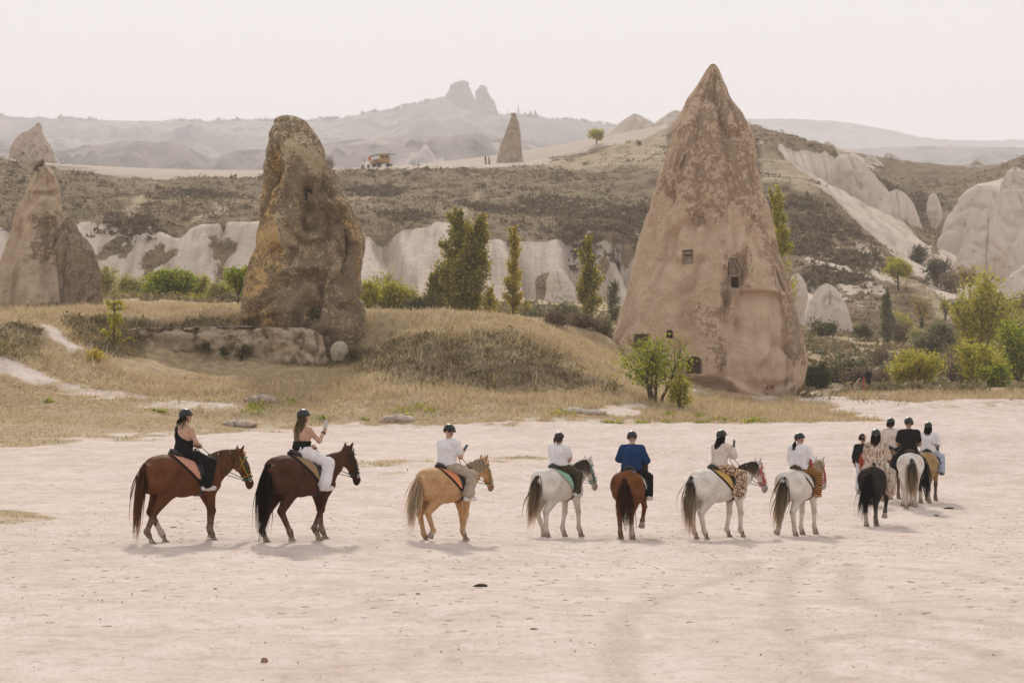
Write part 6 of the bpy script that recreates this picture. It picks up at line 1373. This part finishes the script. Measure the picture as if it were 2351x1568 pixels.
# ---- small things on the lot and on the plateau
def lump(name, label, cat, u, v, sz, mat_, seed, group=None, d=None, flat=.6):
    g0 = ground_at(u, v) if d is None else None; r = np.random.default_rng(seed)
    loc = g0 if g0 else (W(u, v, d)[0], d, land(W(u, v, d)[0], d))
    ph = np.linspace(.01, math.pi-.01, 9); th = np.arange(14)*2*np.pi/14; V = np.stack([np.sin(ph)[:,None]*np.cos(th), np.sin(ph)[:,None]*np.sin(th), flat*np.cos(ph)[:,None]+0*th], -1).reshape(-1,3)
    V = V*(1+.45*fbm(V[:,0]*1.6+seed, V[:,1]*1.6, V[:,2]*1.6, 3, seed)[:,None])*np.asarray(sz); o = mesh_np(name, V, [grid_faces(9,14,True)], mat_); o.location = (loc[0], loc[1], loc[2]+np.asarray(sz).max()*flat*.12); return setp(o, label, cat, group)
DUNG = plain('dry_dung', (.075,.05,.03), .95, .05, .3, 30, .5); STN = plain('field_stone', (.30,.235,.19), .95, .1, .2, 12, .5); STNL = plain('pale_stone', (.52,.45,.39), .95, .1, .12, 6, .5); SOILH = plain('heaped_soil', (.46,.37,.30), .95, .05, .25, 5, .8); STNR = plain('red_stone', (.30,.17,.12), .95, .1, .2, 14, .5)
lump('dung', 'dark dung clod on the sand below the white horses', 'dung', 1105, 1346, (.10,.07,.05), DUNG, 3)
lump('dung', 'dark dung heap behind the buckskin horse', 'dung', 2180, 1168, (.14,.10,.06), DUNG, 4)
lump('dung', 'small dung clod near the buckskin horse shadow', 'dung', 2150, 1184, (.07,.06,.05), DUNG, 5)
lump('stone', 'reddish upright stone in the blurred foreground', 'stone', 607, 1520, (.035,.03,.05), STNR, 6, flat=1.0)
lump('stone', 'grey pebble in front of the palomino', 'stone', 960, 1364, (.035,.03,.03), STN, 7)
lump('stone', 'reddish pebble below the dark horse', 'stone', 494, 1352, (.035,.03,.025), STNR, 8)
lump('stone', 'pale stone beside the tyre track', 'stone', 1693, 1352, (.04,.035,.025), STNL, 9)
lump('stone', 'stone behind the chestnut horse hooves', 'stone', 398, 1211, (.07,.05,.035), STN, 10)
lump('stone', 'flat brown stone at the bottom of the tyre track', 'stone', 1227, 1444, (.05,.04,.02), STNR, 12)
lump('soil_heap', 'pale soil heap in the dry grass behind the blond rider', 'soil heap', 915, 940, (.75,.6,.40), SOILH, 13, d=101)
lump('soil_heap', 'pale soil heap left of the helmeted blond rider', 'soil heap', 603, 916, (.70,.5,.45), SOILH, 14, d=104)
lump('soil_heap', 'low soil heap near the woman in black', 'soil heap', 548, 960, (.70,.5,.34), SOILH, 15, d=97)
lump('rock', 'pale rock at the foot of the mound', 'rock', 1318, 934, (.45,.35,.34), STNL, 16, d=104)
lump('rock', 'flat pale rock slab right of the mound foot rock', 'rock', 1355, 938, (.8,.5,.28), STNL, 17, d=104)
lump('rock', 'white stone beside the track under the bushes', 'rock', 2030, 912, (.35,.3,.25), STNL, 18, d=140)
# loose gravel, too much to count
r = np.random.default_rng(77); n = 9000; y = 20+34*r.random(n)**.8; x = (r.uniform(-.24,.24,n))*y; k = r.random(n) < .15+.85*sstep(-.05,.45,fbm(x/2.2, y/2.2, 0, 3, 44)); x, y = x[k], y[k]; n = len(x)
s_ = .004+.012*r.random(n)**6; base = np.array([[1,0,0],[-.5,.8,0],[-.6,-.8,0],[.1,.0,.9],[0,0,-.6]])
Vg = base[None]*s_[:,None,None]*r.uniform(.7,1.4,(n,5,3)); an = r.uniform(0,6.28,n); ca, sa = np.cos(an)[:,None], np.sin(an)[:,None]; Vg = np.stack([Vg[...,0]*ca-Vg[...,1]*sa, Vg[...,0]*sa+Vg[...,1]*ca, Vg[...,2]], -1)+np.c_[x, y, gz(x, y)+s_*.25][:,None]
Fg = (np.array([[0,1,3],[1,2,3],[2,0,3],[1,0,4],[2,1,4],[0,2,4]])[None]+5*np.arange(n)[:,None,None]).reshape(-1,3)
gm_ = NM('gravel', .95, .1); gi = gm_.n('ShaderNodeNewGeometry').outputs['Random Per Island']; gm_.color(gm_.mix(gi, (.25,.17,.13), (.50,.40,.34)))
setp(mesh_np('gravel', Vg.reshape(-1,3), [Fg], gm_.m, smooth=False), 'scattered small reddish gravel on the lot', 'gravel', kind='stuff')
# hoofprints: little crumbled rims pressed up all over the lot
r = np.random.default_rng(78); n = 1500; y = 26+38*r.random(n)**.8; x = r.uniform(-.24,.24,n)*y; k = r.random(n) < .25+.75*sstep(-.2,.4,fbm(x/3.5, y/5, 0, 3, 46))
hp_ = MB()
for x0, y0 in zip(x[k], y[k]):
    a0 = r.uniform(0,6.28); rr = r.uniform(.03,.065); th = np.linspace(a0, a0+r.uniform(2.2,4.4), 6); z0 = float(gz(x0, y0)); hp_.tube(np.c_[x0+rr*np.cos(th), y0+rr*np.sin(th), z0+.002+r.uniform(-.003,.004,6)], np.array([.003,.008,.011,.009,.008,.003])*r.uniform(.5,1.1), 5)
hm_ = NM('crumbled_dust', .95, .08); hm_.color(hm_.mix(hm_.ramp(hm_.noise(hm_.coord(), 6, 3), .35, .65), (.50,.41,.35), (.64,.54,.47)))
setp(hp_.build('hoofprints', hm_.m), 'crumbled hoofprint rims pressed into the dusty lot', 'hoofprints', kind='stuff')
# red marker post and the dark clad walker beside it
REDP = plain('red_post_paint', (.45,.05,.03), .6, .3, .1)
g3 = W(1983, 915, 150); zg = land(g3[0], 150); po = empty('marker_post', (g3[0], 150, zg)); setp(po, 'thin red marker post by the track beside a dark figure', 'post')
mb = MB(); mb.tube([(0,0,-.2),(0,0,.4),(0,0,1.05)], .05, 8); mb.build('pole', REDP, po); mb = MB(); mb.tube([(0,0,1.0),(0,0,1.06),(0,0,1.08)], [.055,.055,.02], 8); mb.build('cap', REDP, po)
def brow(u):
    ds = np.arange(478., 545., 1.); zs = np.array([hz_((u-CU)*d/FV, d) for d in ds]); k = int(np.argmax((zs-CAMH)/ds)); return (u-CU)*ds[k]/FV, ds[k], zs[k]
def far_person(label, u, v, d, rz, top, pants, h=1.7, hairs='mid'):
    x = (u-CU)*d/FV; z = land(x, d); f, b = stand(.6)
    if d > 400: x, d, z = brow(u)
    return person(label, (x, d, z+.845*h/1.72), R(rz), h/1.72, top, pants, SHOEB, skin=SKIN_T, hairc=H_DARK, hairstyle=hairs, helmet=False, sleeve='long', legs=[f, b], arms=HANG, group='distant walkers', pant_grow=.03)
far_person('distant person all in black beside the red post', 1994, 905, 153, -60, BLACK, BLACK, 1.25)
far_person('distant hiker in dark clothes on the plateau', 1115, 372, 520, 20, BLACK, GREYP, 1.85)
far_person('distant hiker in yellowish top on the plateau', 1123, 372, 520, 10, plain('mustard_cloth', (.22,.19,.08), .9, .1), BLACK, 1.7)
# the snack stall truck and scooters on the plateau
DS = 500.0
def on_plateau(u):
    """the brow of the plateau in that direction"""
    ds = np.arange(478., 545., 1.); zs = np.array([hz_((u-CU)*d/FV, d) for d in ds]); k = int(np.argmax((zs-CAMH)/ds)); return np.array([(u-CU)*ds[k]/FV, ds[k], zs[k]])
MUST = plain('mustard_paint', (.46,.26,.06), .6, .3, .15, 2); DKM = plain('dark_metal', (.03,.03,.03), .6, .4, .1); WOOD = plain('stall_wood', (.25,.15,.08), .9, .1, .2, 2); SKYB = plain('blue_awning', (.22,.42,.62), .8, .1, .05); FLAG = plain('orange_flag', (.62,.12,.05), .8, .1, .05); TYRE = plain('tyre_rubber', (.02,.02,.02), .9, .1, .1); PWHITE = plain('white_panel', (.6,.58,.55), .7, .2, .05)
o = on_plateau(880); st = empty('stall_truck', o); setp(st, 'mustard yellow snack stall truck with raised wooden flap and blue awning on the plateau', 'stall truck')
mb = MB(); mb.box((.3,0,2.0), (1.15,.9,1.0)); mb.box((-1.3,0,1.05), (1.5,.85,.25)); mb.build('cab', MUST, st, smooth=False)
mb = MB(); mb.box((.3,0,3.06), (1.2,.95,.06)); mb.build('roof', PWHITE, st, smooth=False)
for x in (-.1,.75): mb = MB(); mb.box((x,-.91,2.35), (.32,.02,.32)); mb.build('window', DKM, st, smooth=False)
mb = MB(); mb.box((1.9,-.3,2.95), (.95,.9,.04)); mb.build('awning', SKYB, st, smooth=False)
mb = MB(); mb.tube([(-.8,0,2.9),(-2.0,0,2.75),(-3.1,0,2.4)], .14, 6); mb.build('boom', WOOD, st); mb = MB(); mb.box((-3.05,0,1.95), (.3,.05,.4)); mb.build('banner', FLAG, st, smooth=False)
for x in (-1.9,-.8,1.0):
    mb = MB(); th = np.linspace(0, 2*np.pi, 17); mb.tube([(x+.34*math.cos(q), -.85, .45+.34*math.sin(q)) for q in th], .13, 6); w_ = mb.build('wheel', TYRE, st); mb = MB(); mb.tube([(x,-1.0,.45),(x,-.8,.45)], .2, 10); mb.build('hub', DKM, w_)
for i, (x, z, hx_) in enumerate(((-1.6,1.5,.4),(-.95,1.55,.3),(-2.2,1.45,.3),(1.7,.5,.35))): mb = MB(); mb.box((x,-.3,z), (hx_,.3,.25)); mb.build('crate', WOOD, st, smooth=False)
mb = MB(); mb.box((-.4,-1.2,1.05), (1.4,.25,.06))
for x in (-1.7,-.4,.9): mb.box((x,-1.2,.5), (.06,.06,.5))
mb.build('counter', WOOD, st, smooth=False)
o = on_plateau(836); fl = empty('flag', o); setp(fl, 'small orange flag on a thin pole beside the stall truck', 'flag'); mb = MB(); mb.tube([(0,0,-.2),(0,0,2.6)], .04, 6); mb.build('pole', DKM, fl); mb = MB(); mb.tube([(.05,0,2.5),(.22,.02,1.7),(.15,0,1.0)], [.08,.22,.10], 6, .25); mb.build('cloth', FLAG, fl)
for u, lab in ((955, 'dark scooter parked alone on the plateau crest'), (862, 'dark scooter parked between the flag and the stall truck')):
    o = on_plateau(u); s0 = empty('scooter', o); setp(s0, lab, 'scooter', 'scooters on the plateau')
    for x in (-.55,.6):
        mb = MB(); th = np.linspace(0, 2*np.pi, 17); mb.tube([(x+.22*math.cos(q), 0, .26+.22*math.sin(q)) for q in th], .06, 6); mb.build('wheel', TYRE, s0)
    mb = MB(); mb.tube([(-.7,0,.62),(-.3,0,.55),(.1,0,.35),(.35,0,.35)], [.16,.2,.14,.1], 8); mb.build('body', PWHITE if u > 900 else DKM, s0); mb = MB(); mb.tube([(-.75,0,.80),(-.1,0,.78)], .12, 8, .6); mb.build('seat', BLACK, s0)
    mb = MB(); mb.tube([(.6,0,.3),(.42,0,.95),(.36,0,1.1)], .06, 8); mb.tube([(.36,-.3,1.1),(.36,.3,1.1)], .03, 6); mb.build('handlebar', DKM, s0); mb = MB(); mb.box((.45,0,.65), (.05,.18,.3)); mb.build('leg_shield', DKM, s0, smooth=False)
for u, lab in ((832, 'little wooden stool left of the orange flag'), (846, 'wooden cask right of the orange flag')):
    o = on_plateau(u); b0 = empty('stool' if u < 840 else 'cask', o); setp(b0, lab, 'stool' if u < 840 else 'cask'); mb = MB()
    mb.tube([(0,0,0),(0,0,.35),(0,0,.8)], [.28,.33,.27], 10); mb.build('barrel', WOOD, b0); mb = MB(); mb.tube([(0,0,.8),(0,0,.86)], .3, 10); mb.build('top', DKM, b0)

# mast and cypresses on the village skyline, a yellow bush on the bank
ms = W(1190, 268, 4270); e = empty('mast', ms); setp(e, 'thin mast on the hazy skyline right of the castle rocks', 'mast'); mb = MB(); mb.tube([(0,0,-9),(0,0,12),(0,0,20)], [1.4,1.1,.4], 6); mb.build('pole', DKM, e); mb = MB(); mb.tube([(0,0,7),(0,0,10)], 2.0, 8); mb.build('platform', DKM, e)
for u, hh, cl_ in ((1206,10,'shortest dark cypress beside the skyline mast'),(1218,12,'middle dark cypress of the three on the skyline'),(1229,13,'tallest dark cypress of the skyline row, farthest from the mast')):
    e = empty('cypress', W(u, 271, 4260)); setp(e, cl_, 'cypress', 'skyline cypresses'); r = np.random.default_rng(u); t = r.random(220); C = np.c_[r.normal(0,1,(220,2))*((1-t)*2.8)[:,None], t*hh]; Vc, Fc_ = quads(C, 1.0, r); mesh_np('crown', Vc, [Fc_], L_DARK, e, smooth=False); mb = MB(); mb.tube([(0,0,-4),(0,0,hh*.8)], .3, 5); mb.build('trunk', BARK, e)
plant('yellow_bush', 215, 822, 112, 22, 60, 'bush', leaf_mat('yellow_blossom', (.45,.34,.04), (.55,.42,.05), (.60,.48,.08)), 'low yellow flowering bush on the grass bank below the sapling', 'bush', None, 991, 420, .06)
# ------------------------------------------------------------------ haze
hzm = bpy.data.materials.new('haze'); hzm.use_nodes = True; hn = hzm.node_tree; hn.nodes.clear()
pv = hn.nodes.new('ShaderNodeVolumePrincipled'); pv.inputs['Density'].default_value = 2.15e-4
pv.inputs['Color'].default_value = (.985, .965, .995, 1); pv.inputs['Anisotropy'].default_value = 0.12
ho = hn.nodes.new('ShaderNodeOutputMaterial'); hn.links.new(pv.outputs[0], ho.inputs['Volume'])
hb_ = MB(); hb_.box((0, 9300, 300), (12000, 10000, 335)); hzo = hb_.build('haze', hzm, smooth=False)
setp(hzo, 'pale sunlit haze filling the valley', 'haze', kind='stuff')
